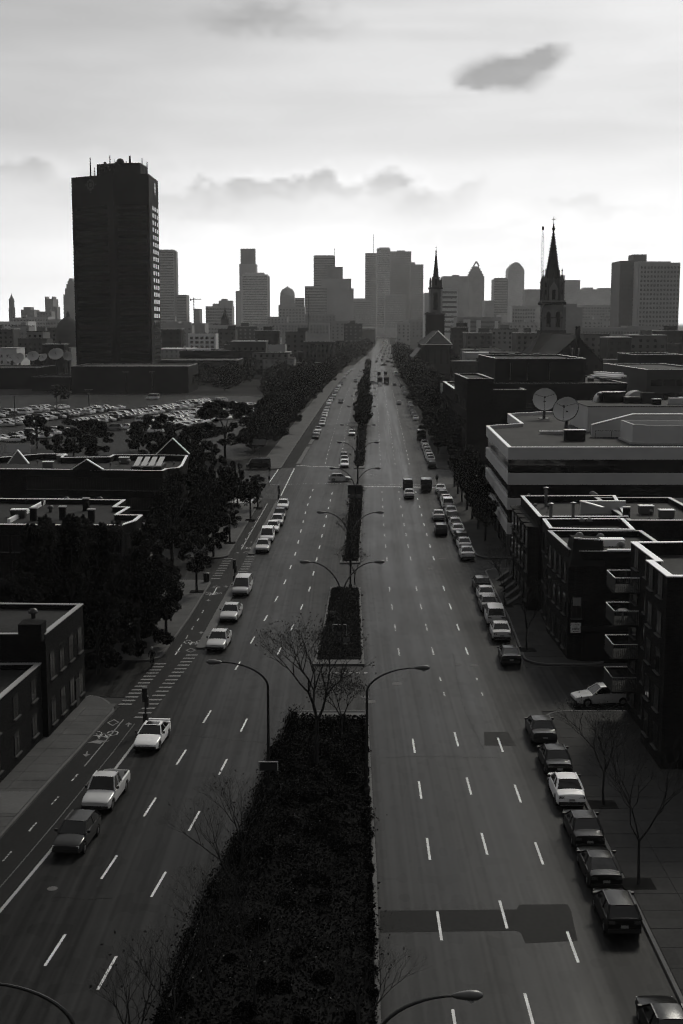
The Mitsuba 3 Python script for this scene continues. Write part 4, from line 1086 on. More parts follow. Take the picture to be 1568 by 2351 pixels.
put('gablet', MB().add(v + [(p[0], p[1] + 2.5, p[2]) for p in v], [(0, 1, 2), (0, 2, 4), (4, 2, 3), (2, 7, 8), (2, 8, 3), (3, 8, 9), (3, 9, 4), (1, 6, 7), (1, 7, 2), (0, 4, 9), (0, 9, 5)]), 'pale_stone', ch)
put('gablet_window', MB().box(cx - .8, cx + .8, Yc - w0 - .3, Yc - w0 - .21, zc(688), zc(666)), 'tower_black', ch)
put('spire', MB().lathe([(w0 - .75, zc(650)), (w0 - 1.1, zc(640)), (.36, zc(534)), (.3, zc(531))], (cx, Yc, 0), 8), 'dark_stone', ch)
put('finial', MB().lathe([(.3, zc(531)), (.75, zc(526)), (.75, zc(524.5)), (.35, zc(521)), (.12, zc(510)), (0, zc(508))], (cx, Yc, 0), 8), 'dark_stone', ch)
for zt_, m_w in ((628, 1.0), (606, .8), (590, .6)):
    put('lucarne', MB().box(cx - m_w * .5, cx + m_w * .5, Yc - (w0 - 1.0) * (zc(534) - zc(zt_)) / (zc(534) - zc(640)) - .5, Yc - .2, zc(zt_ + 8), zc(zt_)), 'tower_black', ch)
cr = MB()
for a in range(8):
    aa = a * math.pi / 4
    for i in range(16):
        t = (i + .5) / 16; r = (w0 - 1.1) * (1 - t) + .36 * t; z = zc(640) + (zc(534) - zc(640)) * t
        cr.cbox((cx + math.cos(aa) * (r + .08), Yc + math.sin(aa) * (r + .08), z), (.17, 0, 0), (0, .17, 0), (0, 0, .2))
put('crockets', cr, 'dark_stone', ch)
put('cross', MB().box(cx - .08, cx + .08, Yc - .08, Yc + .08, zc(508), zc(497)).box(cx - .9, cx + .9, Yc - .08, Yc + .08, zc(504), zc(502.6)).lathe([(0, -.5), (.4, 0), (0, .5)], (cx, Yc, zc(503.3)), 6), 'grey_metal', ch)
# nave: gable facing the camera and transept ridge
Yn = 500.0
def zn(v): return at(800, v, Yn)[1]
def xn(u): return at(u, 800, Yn)[0]
gm = 'dark_stone'
ap = (xn(1326), zn(773)); lf = (xn(1262), zn(828)); rg = (xn(1392), zn(843))
v = [(lf[0], Yn, 0), (rg[0], Yn, 0), (rg[0], Yn, rg[1]), (ap[0], Yn, ap[1]), (lf[0], Yn, lf[1])]
put('nave', MB().add(v + [(p[0], p[1] + 75, p[2]) for p in v], [(0, 1, 2), (0, 2, 4), (4, 2, 3), (1, 6, 7), (1, 7, 2), (0, 4, 9), (0, 9, 5)]), gm, ch)
put('nave_roof', MB().add([(lf[0] - .6, Yn - .6, lf[1] - .3), (ap[0], Yn - .6, ap[1] + .35), (ap[0], Yn + 75, ap[1] + .35), (lf[0] - .6, Yn + 75, lf[1] - .3)], [(0, 1, 2, 3)]).add([(rg[0] + .6, Yn - .6, rg[1] - .2), (ap[0], Yn - .6, ap[1] + .35), (ap[0], Yn + 75, ap[1] + .35), (rg[0] + .6, Yn + 75, rg[1] - .2)], [(0, 1, 2, 3)]), 'tower_black', ch)
put('chimney', MB().box(ap[0] - .8, ap[0] + .8, Yn - .3, Yn + 1.3, ap[1] - 1.5, zn(749)), gm, ch)
put('nave_chimney', MB().box(xn(1326) - .5, xn(1326) + .5, Yn - .8, Yn - .01, 8, zn(782)), 'tower_black', ch)
tl = at(1203, 817, 560); tr_ = at(1241, 765, 560); t3 = at(1330, 766, 560)
put('transept', MB().add([(tl[0], 545, tl[1]), (tr_[0], 560, tr_[1]), (tl[0], 575, tl[1]), (t3[0], 560, t3[1]), (t3[0], 545, tl[1]), (t3[0], 575, tl[1])], [(0, 4, 3), (0, 3, 1), (1, 3, 5), (1, 5, 2), (0, 1, 2), (3, 4, 5)]).box(tl[0], t3[0], 545.5, 574.5, 0, tl[1]), 'tower_black', ch)
for i in range(5):
    x = lf[0] + 3 + i * 3.6
    put('window', MB().box(x, x + .9, Yn - .12, Yn - .02, zn(850), zn(838)), 'pane', ch)
# ladder mast beside the belfry
mst = thing('lattice_mast', 'thin lattice ladder mast rising beside the right church spire', 'mast')
mx = at(1245, 600, 592)[0]; mm = MB()
zz0, zz1 = at(0, 770, 592)[1], at(0, 535, 592)[1]
for s in (-.35, .35):
    mm.bar((mx + s, 592, zz0 - 25), (mx + s, 592, zz1), .13)
put('rails', mm, 'black_metal', mst)
rg_ = MB()
for i in range(60):
    z = zz0 + (zz1 - zz0) * i / 60
    rg_.bar((mx - .35, 592, z), (mx + .35, 592, z + (.35 if i % 2 else -.35)), .09)
put('rungs', rg_, 'black_metal', mst)
put('top_lamp', MB().tube([(mx, 592, zz1), (mx, 592, at(0, 522, 592)[1])], [.12, .1], 6).lathe([(0, 0), (.45, .3), (.45, 1.6), (0, 1.9)], (mx, 592, at(0, 529, 592)[1]), 8), 'black_metal', mst)

# ---- left church with pale belfry
Yp = 760.0
def zp(v, Y=Yp): return at(800, v, Y)[1]
def xp(u, Y=Yp): return at(u, 745, Y)[0]
c2_ = thing('church', 'grey church with slim spire, pale belfry and pyramid apse roof', 'church')
pcx = (xp(978) + xp(1019)) / 2
def stage(name, u0, u1, v0, v1, m):
    a, b = xp(u0), xp(u1); h = (b - a) / 2; c = (a + b) / 2
    return put(name, MB().box(c - h, c + h, Yp - h, Yp + h, zp(v0), zp(v1)), m, c2_), c, h
_, pc1, h1 = stage('tower', 978, 1019, 850, 722, 'dark_stone')
put('tower_shoulder', MB().lathe([(h1 * 1.3, zp(722)), (h1 * .95, zp(716))], (pc1, Yp, 0), 4), 'mid_stone', c2_)
_, pc2, h2 = stage('belfry', 985, 1012, 718, 664, 'pale_stone')
put('belfry_opening', MB().box(pc2 - 1.2, pc2 + 1.2, Yp - h2 - .1, Yp - h2 - .01, zp(712), zp(672)), 'tower_black', c2_)
stage('belfry_cornice', 983, 1014.5, 664, 660, 'dark_stone')
for s in (-1, 1):
    put('belfry_pier', MB().box(pc2 + s * h2 - .5, pc2 + s * h2 + .5, Yp - h2 - .4, Yp - h2 + .4, zp(718), zp(664) - .05), 'far_mid', c2_)
    put('corner_turret', MB().lathe([(.7, zp(660)), (.7, zp(645)), (0, zp(636))], (pc2 + s * (h2 - .4), Yp - h2 + .6, 0), 8), 'mid_stone', c2_)
_, pc3, h3 = stage('lantern', 991, 1008, 660, 636, 'mid_stone')
put('lantern_opening', MB().box(pc3 - .6, pc3 + .6, Yp - h3 - .1, Yp - h3 - .01, zp(656), zp(641)), 'tower_black', c2_)
stage('lantern_cornice', 990, 1009.5, 646, 644.5, 'dark_stone')
put('spire', MB().lathe([((xp(1007) - xp(994)) / 2, zp(636)), (.3, zp(580)), (.55, zp(578)), (.2, zp(575)), (0, zp(571))], (pc3, Yp, 0), 8), 'dark_stone', c2_)
put('cross', MB().box(pc3 - .06, pc3 + .06, Yp - .06, Yp + .06, zp(572), zp(566)).box(pc3 - .5, pc3 + .5, Yp - .06, Yp + .06, zp(569), zp(568.3)), 'grey_metal', c2_)
Ya = 700.0
def za(v): return at(800, v, Ya)[1]
def xa_(u): return at(u, 780, Ya)[0]
ex0, ex1, exm, eap = xa_(969), xa_(1039), xa_(1008), za(760)
ez = za(791)
put('apse_roof', MB().add([(ex0, Ya + 6, ez), (ex0 + 1.5, Ya, ez), (ex1 - .5, Ya, ez), (ex1, Ya + 6, ez), (exm, Ya + 9, eap), (ex0, Ya + 50, ez), (ex1, Ya + 50, ez), (exm, Ya + 50, eap)],
    [(0, 1, 4), (1, 2, 4), (2, 3, 4), (0, 4, 7), (0, 7, 5), (3, 6, 7), (3, 7, 4)]), 'mid_stone', c2_)
put('eaves', MB().bar((ex0 - .2, Ya + 6, ez), (ex0 + 1.4, Ya - .2, ez), .5, .4).bar((ex0 + 1.4, Ya - .2, ez), (ex1 - .4, Ya - .2, ez), .5, .4).bar((ex1 - .4, Ya - .2, ez), (ex1 + .2, Ya + 6, ez), .5, .4), 'coping', c2_)
put('hip', MB().bar((exm, Ya + 8.8, eap + .1), (ex1 - .4, Ya - .1, ez + .25), .35, .25).bar((exm, Ya + 8.8, eap + .1), (ex0 + 1.6, Ya - .1, ez + .25), .3, .2), 'coping_dull', c2_)
put('apse_wall', MB().prism([(ex0 + .6, Ya + 6), (ex0 + 2, Ya + .6), (ex1 - 1, Ya + .6), (ex1 - .6, Ya + 6), (ex1 - .6, Ya + 50), (ex0 + .6, Ya + 50)], 0, ez - .1), 'dark_stone', c2_)
for i in range(4):
    x = ex0 + 3 + i * 3.4
    put('window', MB().box(x, x + 1.0, Ya + .45, Ya + .58, za(836), za(802)), 'pane', c2_)
for s, xe in ((-1, ex0), (1, ex1)):
    put('aisle_roof', MB().add([(xe, Ya + 8, za(800)), (xe + s * 4.2, Ya + 8, za(822)), (xe + s * 4.2, Ya + 48, za(822)), (xe, Ya + 48, za(800))], [(0, 1, 2, 3)]), 'pale_stone', c2_)
    put('aisle_wall', MB().box(min(xe, xe + s * 4), max(xe, xe + s * 4), Ya + 8.3, Ya + 48, 0, za(822)), 'dark_stone', c2_)

# ------------------------------------------------------------------ far skyline
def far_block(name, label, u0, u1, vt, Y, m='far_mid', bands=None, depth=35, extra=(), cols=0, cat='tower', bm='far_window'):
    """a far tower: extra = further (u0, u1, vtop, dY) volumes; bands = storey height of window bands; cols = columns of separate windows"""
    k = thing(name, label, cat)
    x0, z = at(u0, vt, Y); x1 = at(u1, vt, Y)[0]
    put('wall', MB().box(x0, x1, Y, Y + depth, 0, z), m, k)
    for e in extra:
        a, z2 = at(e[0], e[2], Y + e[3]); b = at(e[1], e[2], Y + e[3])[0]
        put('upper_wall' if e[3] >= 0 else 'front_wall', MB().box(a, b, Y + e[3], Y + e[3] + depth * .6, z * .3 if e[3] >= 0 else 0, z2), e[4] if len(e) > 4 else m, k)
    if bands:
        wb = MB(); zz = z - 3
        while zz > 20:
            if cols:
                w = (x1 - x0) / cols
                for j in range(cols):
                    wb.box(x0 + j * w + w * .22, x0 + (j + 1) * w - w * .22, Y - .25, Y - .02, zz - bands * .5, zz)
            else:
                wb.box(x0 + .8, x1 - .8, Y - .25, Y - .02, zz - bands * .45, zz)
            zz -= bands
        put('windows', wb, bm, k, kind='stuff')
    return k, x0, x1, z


SKY = [
 ('skyscraper', 'grey tower just right of the black office tower', 350, 399, 573, 2000, 'far_mid', 4, 0, ((396, 404, 577, 2, 'far_dark'),)),
 ('high_rise', 'short grey slab at the foot of the first far tower', 404, 428, 677, 1900, 'far_dark', 4, 0, ()),
 ('skyscraper', 'narrow dark topped skyscraper behind the pale rounded tower', 549, 588, 606, 2300, 'far_mid', None, 0, ((552, 585, 571, 2, 'far_dark'), (541, 553, 668, -40, 'far_mid'))),
 ('skyscraper', 'pale stepped skyscraper left of the domed building', 556, 614, 630, 2150, 'far_light', 4, 0, ((563, 606, 626, 1, 'far_light'), (553, 618, 634, 4, 'far_light'))),
 ('high_rise', 'low wide grey block between crane and pale tower', 472, 533, 703, 1800, 'far_mid', 4, 0, ((488, 500, 697, 1), (502, 533, 690, 3), (508, 520, 686, 6))),
 ('high_rise', 'small dark slab beside the tower crane', 444, 458, 709, 1900, 'far_dark', None, 0, ()),
 ('high_rise', 'grey shoulder block right of the domed tower', 677, 698, 684, 2000, 'far_mid', 4, 0, ()),
 ('skyscraper', 'tall square tower with thin mast left of centre', 720, 769, 588, 2200, 'far_mid', 4, 0, ((722, 766, 586, 2),)),
 ('skyscraper', 'dark stepped tower in front of the square tower', 700, 752, 657, 1900, 'far_mid', 4, 0, ((750, 787, 613, 30, 'far_dark'), (738, 806, 640, 12), (744, 812, 662, 5))),
 ('skyscraper', 'tall pale grey slab left of the central cluster', 839, 867, 581, 2900, 'far_mid', 3.8, 0, ()),
 ('skyscraper', 'central skyscraper with banded pale front', 866, 896, 570, 2860, 'far_light', 3.8, 0, ((871, 893, 568, 2),)),
 ('skyscraper', 'broad dark skyscraper right of the central cluster', 894, 944, 577, 2920, 'far_dark', 3.8, 0, ((912, 930, 575, 3),)),
 ('skyscraper', 'stepped lower slab right of the broad dark skyscraper', 943, 972, 607, 2880, 'far_dark', 3.8, 0, ((943, 953, 602, 3),)),
 ('high_rise', 'pale lower slab in front of the central cluster', 884, 931, 676, 2820, 'far_mid', 3.8, 0, ()),
 ('skyscraper', 'grey slab left of the pointed crown tower', 1017, 1077, 634, 2100, 'far_mid', None, 0, ((1040, 1054, 631, 3),)),
 ('high_rise', 'slab left of the round topped tower', 1134, 1167, 641, 2100, 'far_mid', 4, 0, ((1137, 1163, 638, 2),)),
 ('high_rise', 'low slab between round topped tower and church spire', 1207, 1242, 664, 2000, 'far_mid', None, 0, ()),
 ('high_rise', 'pale slab just right of the church spire', 1292, 1332, 643, 1900, 'far_light', None, 0, ((1284, 1297, 632, 4),)),
 ('high_rise', 'wide pale apartment terrace on the right skyline', 1302, 1425, 664, 2050, 'far_light', None, 0, ((1340, 1362, 660, 3), (1376, 1415, 661, 5))),
 ('skyscraper', 'dark left half of the twin tower block at the right', 1424, 1478, 599, 1100, 'pale_stone', 3.6, 8, ((1455, 1485, 584, 8, 'pale_stone'),)),
 ('skyscraper', 'grid fronted right half of the twin tower block', 1470, 1562, 603, 1080, 'far_mid', 3.6, 12, ((1466, 1540, 600, 3, 'far_mid'),)),
 ('high_rise', 'office slab with windows left of the right church tower', 1176, 1229, 702, 1250, 'far_mid', 3.4, 9, ()),
 ('high_rise', 'dark plain slab right of the right church tower', 1288, 1338, 705, 900, 'far_dark', None, 0, ((1290, 1325, 697, 2),)),
 ('apartment_block', 'wide low block with window rows at the far right', 1337, 1513, 751, 900, 'far_dark', 3.2, 26, ((1440, 1500, 748, 4),)),
 ('apartment_block', 'block with alternating pale and dark bays right of the left church', 1050, 1151, 728, 1000, 'far_dark', 3.4, 0, ((1064, 1080, 733, -1, 'far_light'), (1094, 1104, 735, -1, 'far_light'), (1136, 1144, 737, -1, 'far_light'))),
 ('high_rise', 'stepped grey block left of the central cluster base', 806, 853, 690, 2500, 'far_mid', 3.6, 0, ((812, 840, 685, 3),)),
 ('high_rise', 'grey block at the foot of the stepped dark tower', 640, 700, 704, 1600, 'far_mid', 3.6, 8, ()),
 ('skyscraper', 'stepped old tower just left of the black office tower', 145, 177, 676, 2300, 'far_dark', None, 0, ((149, 175, 662, 2), (152, 172, 652, 4), (155, 169, 645, 6), (158, 166, 639, 8))),
 ('church_tower', 'square twin pinnacled church tower on the left skyline', 103, 122, 686, 2000, 'far_dark', None, 0, ((103, 106, 681, .5), (119, 122, 681, .5), (120, 131, 704, 2))),
 ('market_hall', 'low wide dark hall on the left skyline', 48, 78, 711, 1900, 'far_dark', None, 0, ((54, 70, 705, 2),)),
 ('high_rise', 'pale low block at the far left edge', -30, 64, 738, 1300, 'far_light', 3.4, 12, ()),
 ('apartment_block', 'pale grey block below the far left skyline', 60, 110, 727, 1400, 'far_mid', 3.4, 8, ()),
 ('apartment_block', 'dark block left of the black tower base', 108, 150, 733, 1200, 'far_mid', 3.4, 6, ()),
 ('warehouse', 'long flat warehouse right of the black tower', 372, 470, 742, 1200, 'far_dark', None, 0, ((380, 410, 738, 3),)),
 ('warehouse', 'second long flat warehouse below the pale stepped tower', 470, 625, 746, 1250, 'far_mid', 3.4, 22, ()),
 ('high_rise', 'grey slab peeping between the left church and the crown tower', 1051, 1068, 700, 1700, 'far_mid', None, 0, ()),
 ('high_rise', 'low grey slab right of the crown tower', 1113, 1134, 690, 1900, 'far_mid', None, 0, ()),
 ('apartment_block', 'low pale block under the round topped tower', 1150, 1180, 722, 1300, 'far_mid', None, 0, ()),
 ('apartment_block', 'pale block between right church and the twin towers', 1337, 1428, 700, 1600, 'far_mid', 3.6, 14, ()),
]
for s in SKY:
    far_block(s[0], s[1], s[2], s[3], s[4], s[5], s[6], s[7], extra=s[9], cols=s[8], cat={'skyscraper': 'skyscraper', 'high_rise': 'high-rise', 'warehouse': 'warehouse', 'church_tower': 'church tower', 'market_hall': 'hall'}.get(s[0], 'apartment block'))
# banded white office slab behind the left church
k, x0, x1, z = far_block('high_rise', 'white slab with dark window bands right of the left church', 1013, 1051, 661, 1250, 'far_light', 4.6, cat='high-rise')
x0b, zb_ = at(976, 672, 1250)
put('side_wing', MB().box(x0b, x0 - .05, 1252, 1280, 0, zb_), 'far_light', k)
# domed tower
k = thing('domed_tower', 'grey tower with small rounded dome on the skyline', 'tower')
x0, z = at(639, 700, 2000); x1 = at(677, 700, 2000)[0]; xm = (x0 + x1) / 2
put('wall', MB().box(x0, x1, 2000, 2030, 0, at(0, 700, 2000)[1]).box(x0 + 2.5, x1 - 1, 2003, 2027, 0, at(0, 680, 2000)[1]), 'far_mid', k)
put('dome', MB().lathe([(11.2, at(0, 680, 2000)[1]), (11, at(0, 672, 2000)[1]), (8, at(0, 664, 2000)[1]), (2, at(0, 659, 2000)[1]), (0, at(0, 656, 2000)[1])], (xm + .8, 2015, 0), 16), 'far_mid', k, 40)
# crown tower with open triangle on top
k = thing('skyscraper', 'pointed crown skyscraper with open triangular top', 'skyscraper')
Yk = 2250
steps = ((1076, 1112, 634), (1078.5, 1109.5, 628), (1081, 1107, 622), (1084, 1104, 616), (1087, 1101, 611))
m_ = MB()
for i, (a, b, vt) in enumerate(steps):
    x0, z = at(a, vt, Yk); x1 = at(b, vt, Yk)[0]
    m_.box(x0, x1, Yk + i * 2, Yk + 40 - i * 2, 0, z)
put('wall', m_, 'far_dark', k)
p0, p1, pt = at(1087.5, 611, Yk + 8), at(1100.5, 611, Yk + 8), at(1094, 600, Yk + 8)
put('crown', MB().bar((p0[0], Yk + 12, p0[1]), (pt[0], Yk + 12, pt[1]), 2.2, 2.2).bar((p1[0], Yk + 12, p1[1]), (pt[0], Yk + 12, pt[1]), 2.2, 2.2), 'far_dark', k)
# round-topped tower
k = thing('skyscraper', 'pale skyscraper with sloping rounded shoulders', 'skyscraper')
x0, z = at(1167, 622, 2100); x1 = at(1204, 622, 2100)[0]
P = [(at(u, v, 2100)) for u, v in ((1167, 622), (1169, 615), (1178, 605), (1183, 602), (1188, 602), (1194, 606), (1202, 616), (1204, 622))]
v = [(p[0], 2100, p[1]) for p in P]; n_ = len(v)
put('wall', MB().box(x0, x1, 2100, 2135, 0, z), 'far_light', k)
put('shoulders', MB().add(v + [(p[0], p[1] + 35, p[2]) for p in v], [(i, i + 1, n_ + i + 1, n_ + i) for i in range(n_ - 1)] + [(0, i, i + 1, i + 1) for i in range(1, n_ - 1)]), 'far_light', k)
# old market dome far left and its drum
k = thing('domed_hall', 'slim domed clock turret at the far left edge', 'turret')
xm, _ = at(27, 700, 1900)
zz = lambda v: at(0, v, 1900)[1]
put('drum', MB().lathe([(4.6, 0), (4.6, zz(706)), (3.9, zz(705)), (3.9, zz(692)), (4.4, zz(691))], (xm, 1900, 0), 10), 'far_dark', k)
put('dome', MB().lathe([(4.2, zz(691)), (3.4, zz(686)), (1.4, zz(681)), (.4, zz(676)), (0, zz(672))], (xm, 1900, 0), 12), 'far_dark', k, 40)
# church dome left of black tower, dark
k = thing('domed_church', 'dark ribbed church dome left of the black tower', 'church')
xm, _ = at(157, 760, 950); zz = lambda v: at(0, v, 950)[1]
put('dome', MB().lathe([(9.5, 0), (9.5, zz(768)), (9, zz(755)), (7, zz(742)), (4, zz(732)), (1.4, zz(727)), (1.2, zz(720)), (0, zz(714))], (xm, 950, 0), 14), 'mid_stone', k, 40)
# small dark spire among the roofs left of centre
k = thing('church_spire', 'small dark pointed church spire among the roofs left of centre', 'church')
xm, _ = at(516, 740, 1350); zz = lambda v: at(0, v, 1350)[1]
put('tower', MB().box(xm - 4, xm + 4, 1350, 1358, 0, zz(733)), 'dark_stone', k)
put('spire', MB().lathe([(4.6, zz(733)), (1.6, zz(718)), (0, zz(704))], (xm, 1354, 0), 8), 'dark_stone', k)
put('nave', MB().box(xm - 12, xm - 4.01, 1350, 1375, 0, zz(743)), 'dark_stone', k)
# masts
for u, v0, v1, Y, lb in ((858, 538, 581, 2900, 'thin mast on the pale slab of the central cluster'), (768, 570, 590, 2200, 'thin mast on the tall square tower'), (707, 678, 745, 700, 'slim pole among the rooftops left of centre')):
    x, z1 = at(u, v0, Y); _, z0 = at(u, v1, Y)
    whole('roof_mast', MB().tube([(x, Y + 5, z0 - 2), (x, Y + 5, z1)], .35 * Y / 1750, 5), 'black_metal', lb, 'mast')
# tower crane
k = thing('tower_crane', 'small tower crane on the left skyline', 'crane')
x, z0 = at(445, 712, 1850); _, z1 = at(445, 683, 1850)
put('mast', MB().box(x - .6, x + .6, 1850, 1851.2, 0, z1), 'grey_metal', k)
xj0, zj = at(436, 687, 1850); xj1 = at(462, 687, 1850)[0]
put('jib', MB().box(xj0, xj1, 1850.1, 1851, zj - .6, zj + .5), 'grey_metal', k)
put('counterweight', MB().box(xj0, xj0 + 2, 1850, 1851.3, zj - 2.2, zj - .62), 'grey_metal', k)
# low roofs that fill the town between boulevard and skyline
TONE = {'dark_stone': 'dark', 'mid_stone': 'grey', 'brick': 'dark brick', 'far_dark': 'mid grey', 'pale_stone': 'pale stone', 'far_mid': 'light grey', 'far_light': 'whitish'}
RTONE = {'roofing': 'dark', 'coping_dull': 'pale', 'concrete': 'concrete grey', 'dark_stone': 'black', 'coping': 'bright white', 'far_mid': 'light'}
def low_house(where, u, v, Y, w, m):
    x, z = at(u, v, Y)
    z = max(z, 4.0)
    d = 10 + 14 * R.random()
    rm = R.choice(['roofing', 'roofing', 'coping_dull', 'concrete', 'dark_stone', 'coping', 'far_mid'])
    dist = 'nearer' if Y < 850 else 'farther' if Y < 1200 else 'remote'
    k = thing('town_house', f'{dist} {TONE[m]} low house with {RTONE[rm]} flat roof {where}', 'house', f'{dist} {TONE[m]} houses with {RTONE[rm]} roofs {where}')
    put('wall', MB().box(x - w / 2, x + w / 2, Y, Y + d, 0, z), m, k)
    put('roof', MB().box(x - w / 2 - .2, x + w / 2 + .2, Y - .2, Y + d + .2, z + .002, z + .35), rm, k)
    wb = MB(); n = max(2, int(w / 3))
    for zz in np.arange(2.2, z - 1, 3.1):
        for i in range(n):
            xx = x - w / 2 + w * (i + .5) / n
            wb.box(xx - .55, xx + .55, Y - .12, Y - .02, zz - .7, zz + .8)
    put('windows', wb, 'far_window' if m.startswith('far') else 'tower_black', k, kind='stuff')
    if R.random() < .6:
        put('chimney', MB().box(x + w * .2, x + w * .2 + 1.2, Y + 3, Y + 4.2, z, z + 1.8), m, k)
WM = ['dark_stone', 'mid_stone', 'mid_stone', 'brick', 'far_dark', 'pale_stone', 'far_mid', 'far_light']
for i in range(250):
    Y = 690 + 1250 * (i / 250) ** 1.15
    side = i % 2
    if side:
        u = R.uniform(1045, 1580); lb = 'right of the far road'
        if u < 784 + (RK(Y) + 28) * 3000 / Y: u += 90
    else:
        u = R.uniform(-30, 800); lb = 'left of the far road'
        if u > 784 + (KERB(Y) - 16) * 3000 / Y: u -= 160
    h = R.uniform(6, 13) + (R.random() < .12) * 8
    low_house(lb, u, 745 + (CAM_H - h) * 3000 / Y, Y, R.uniform(8, 24), R.choice(WM))

# mid-rise blocks between the low roofs and the skyline
for i, (u0, u1, vt, Y, m) in enumerate(sorted(((-40, 30, 756, 1000, 'mid_stone'), (24, 66, 749, 1100, 'far_dark'), (62, 98, 762, 900, 'pale_stone'), (96, 140, 752, 1050, 'mid_stone'), (128, 176, 744, 1250, 'far_mid'), (30, 90, 730, 1500, 'far_mid'), (84, 118, 716, 1700, 'far_dark'),
     (370, 415, 756, 950, 'dark_stone'), (408, 440, 748, 1150, 'far_dark'), (500, 540, 757, 1000, 'mid_stone'), (536, 590, 750, 1150, 'mid_stone'), (585, 640, 760, 950, 'dark_stone'), (655, 700, 763, 900, 'mid_stone'), (760, 800, 738, 1300, 'far_dark'), (790, 832, 744, 1250, 'mid_stone'), (700, 770, 722, 1500, 'far_dark'), (614, 660, 728, 1500, 'far_mid'),
     (912, 942, 742, 1300, 'far_mid'), (936, 972, 735, 1350, 'far_dark'), (1040, 1075, 752, 900, 'dark_stone'), (1070, 1130, 765, 860, 'mid_stone'), (1128, 1190, 756, 950, 'pale_stone'), (1186, 1240, 765, 850, 'mid_stone'), (1150, 1236, 742, 1150, 'far_mid'), (1340, 1400, 768, 780, 'mid_stone'), (1396, 1450, 776, 720, 'dark_stone'), (1446, 1530, 771, 760, 'mid_stone'), (1500, 1600, 760, 850, 'dark_stone'), (1330, 1380, 735, 1200, 'far_mid'), (1376, 1430, 728, 1350, 'far_mid')), key=lambda q: q[0] + q[1])):
    x0, z = at(u0, vt, Y); x1 = at(u1, vt, Y)[0]
    k = thing('town_block', f"{TONE[m]} mid rise block, {ORD[i]} from the left in the belt below the skyline", 'apartment block')
    put('wall', MB().box(x0, x1, Y, Y + 22, 0, z), m, k)
    put('roof', MB().box(x0 - .2, x1 + .2, Y - .2, Y + 22.2, z + .003, z + .5), R.choice(['roofing', 'coping_dull', 'far_mid']), k)
    wb = MB(); n = max(3, int((x1 - x0) / 3.6))
    for zz in np.arange(max(z - 16, 2.5), z - 1, 3.3):
        for j in range(n):
            if R.random() < .9:
                xx = x0 + (x1 - x0) * (j + .5) / n
                wb.box(xx - .8, xx + .8, Y - .14, Y - .02, zz - .85, zz + .8)
    put('windows', wb, 'tower_black' if Y < 1100 else 'far_window', k, kind='stuff')
    if R.random() < .75:
        xx = x0 + (x1 - x0) * R.uniform(.2, .7)
        put('roof_hut', MB().box(xx, xx + 4 + 4 * R.random(), Y + 4, Y + 9, z + .5, z + 3.2), m, k)
# ------------------------------------------------------------------ trees
def crown(seed, n, shape='round', size=.05):
    """unit crown: leaf clumps inside a unit-height body; x, y within about .5, z from 0 to 1"""
    rng = np.random.RandomState(seed)
    pos = []
    nc = 46
    for i in range(nc):
        z = rng.uniform(.05, .97)
        if shape == 'round':
            r = .52 * math.sqrt(max(.02, 1 - ((z - .45) / .58) ** 2))
        elif shape == 'cone':
            r = .44 * (1 - z) ** .85 + .02
        else:
            r = .40 * math.sqrt(max(.02, 1 - ((z - .55) / .52) ** 2))
        a = rng.uniform(0, 2 * np.pi); q = r * math.sqrt(rng.uniform(.12, 1)) * rng.uniform(.75, 1.12)
        s = rng.uniform(.05, .115)
        m = int(n / nc * rng.uniform(.5, 1.5))
        d = rng.normal(size=(m, 3)); d /= np.linalg.norm(d, axis=1, keepdims=True)
        d *= (rng.uniform(.25, 1, (m, 1)) ** .5) * s
        if shape == 'cone':
            d[:, 2] *= .45
        pos.append(np.array([q * math.cos(a), q * math.sin(a), z]) + d)
    pos = np.vstack(pos)
    return leaves(len(pos), size, rng, pos, .8)


def trunk_mesh(seed, lo=-1.0):
    rng = np.random.RandomState(seed)
    mb = MB().tube([(0, 0, 0), (.01, .0, .4), (.0, .01, 1.0), (.01, 0, 1.3)], [.055, .045, .04, .02], 7)
    for i in range(6):
        a = i * 1.05 + rng.rand(); r = .25 + .15 * rng.rand()
        mb.tube([(0, 0, .75 + .06 * i), (r * .4 * math.cos(a), r * .4 * math.sin(a), 1.05 + .08 * i), (r * math.cos(a), r * math.sin(a), 1.3 + .12 * i)], [.026, .018, .006], 5)
    return mb
CROWNS = {s: [mikit.ply(crown(10 * j + i, n, s, sz), 'leaf') for i in range(3)] for j, (s, n, sz) in enumerate((('round', 6500, .030), ('cone', 7000, .024), ('tall', 6500, .021)))}
FARCROWN = [mikit.ply(crown(77 + i, 1500, 'round', .05), 'leaf') for i in range(3)]
TRUNKS = [mikit.ply(trunk_mesh(i).get(), 'bark', 40) for i in range(2)]


def leafy(x, y, h, w, label, group=None, shape='round', m='leaf', trunk=.28, far=False, name='street_tree', cat='tree'):
    k = thing(name, label, cat, group)
    cz = h * trunk
    cr_ = R.choice(FARCROWN if far else CROWNS[shape])
    put('crown', cr_, m, k, tw=T().translate([x, y, cz]).rotate([0, 0, 1], R.uniform(0, 360)).scale([w, w, h - cz]))
    put('trunk', R.choice(TRUNKS), 'bark', k, tw=T().translate([x, y, 0]).rotate([0, 0, 1], R.uniform(0, 360)).scale([h * .45, h * .45, h * .45]))
    return k


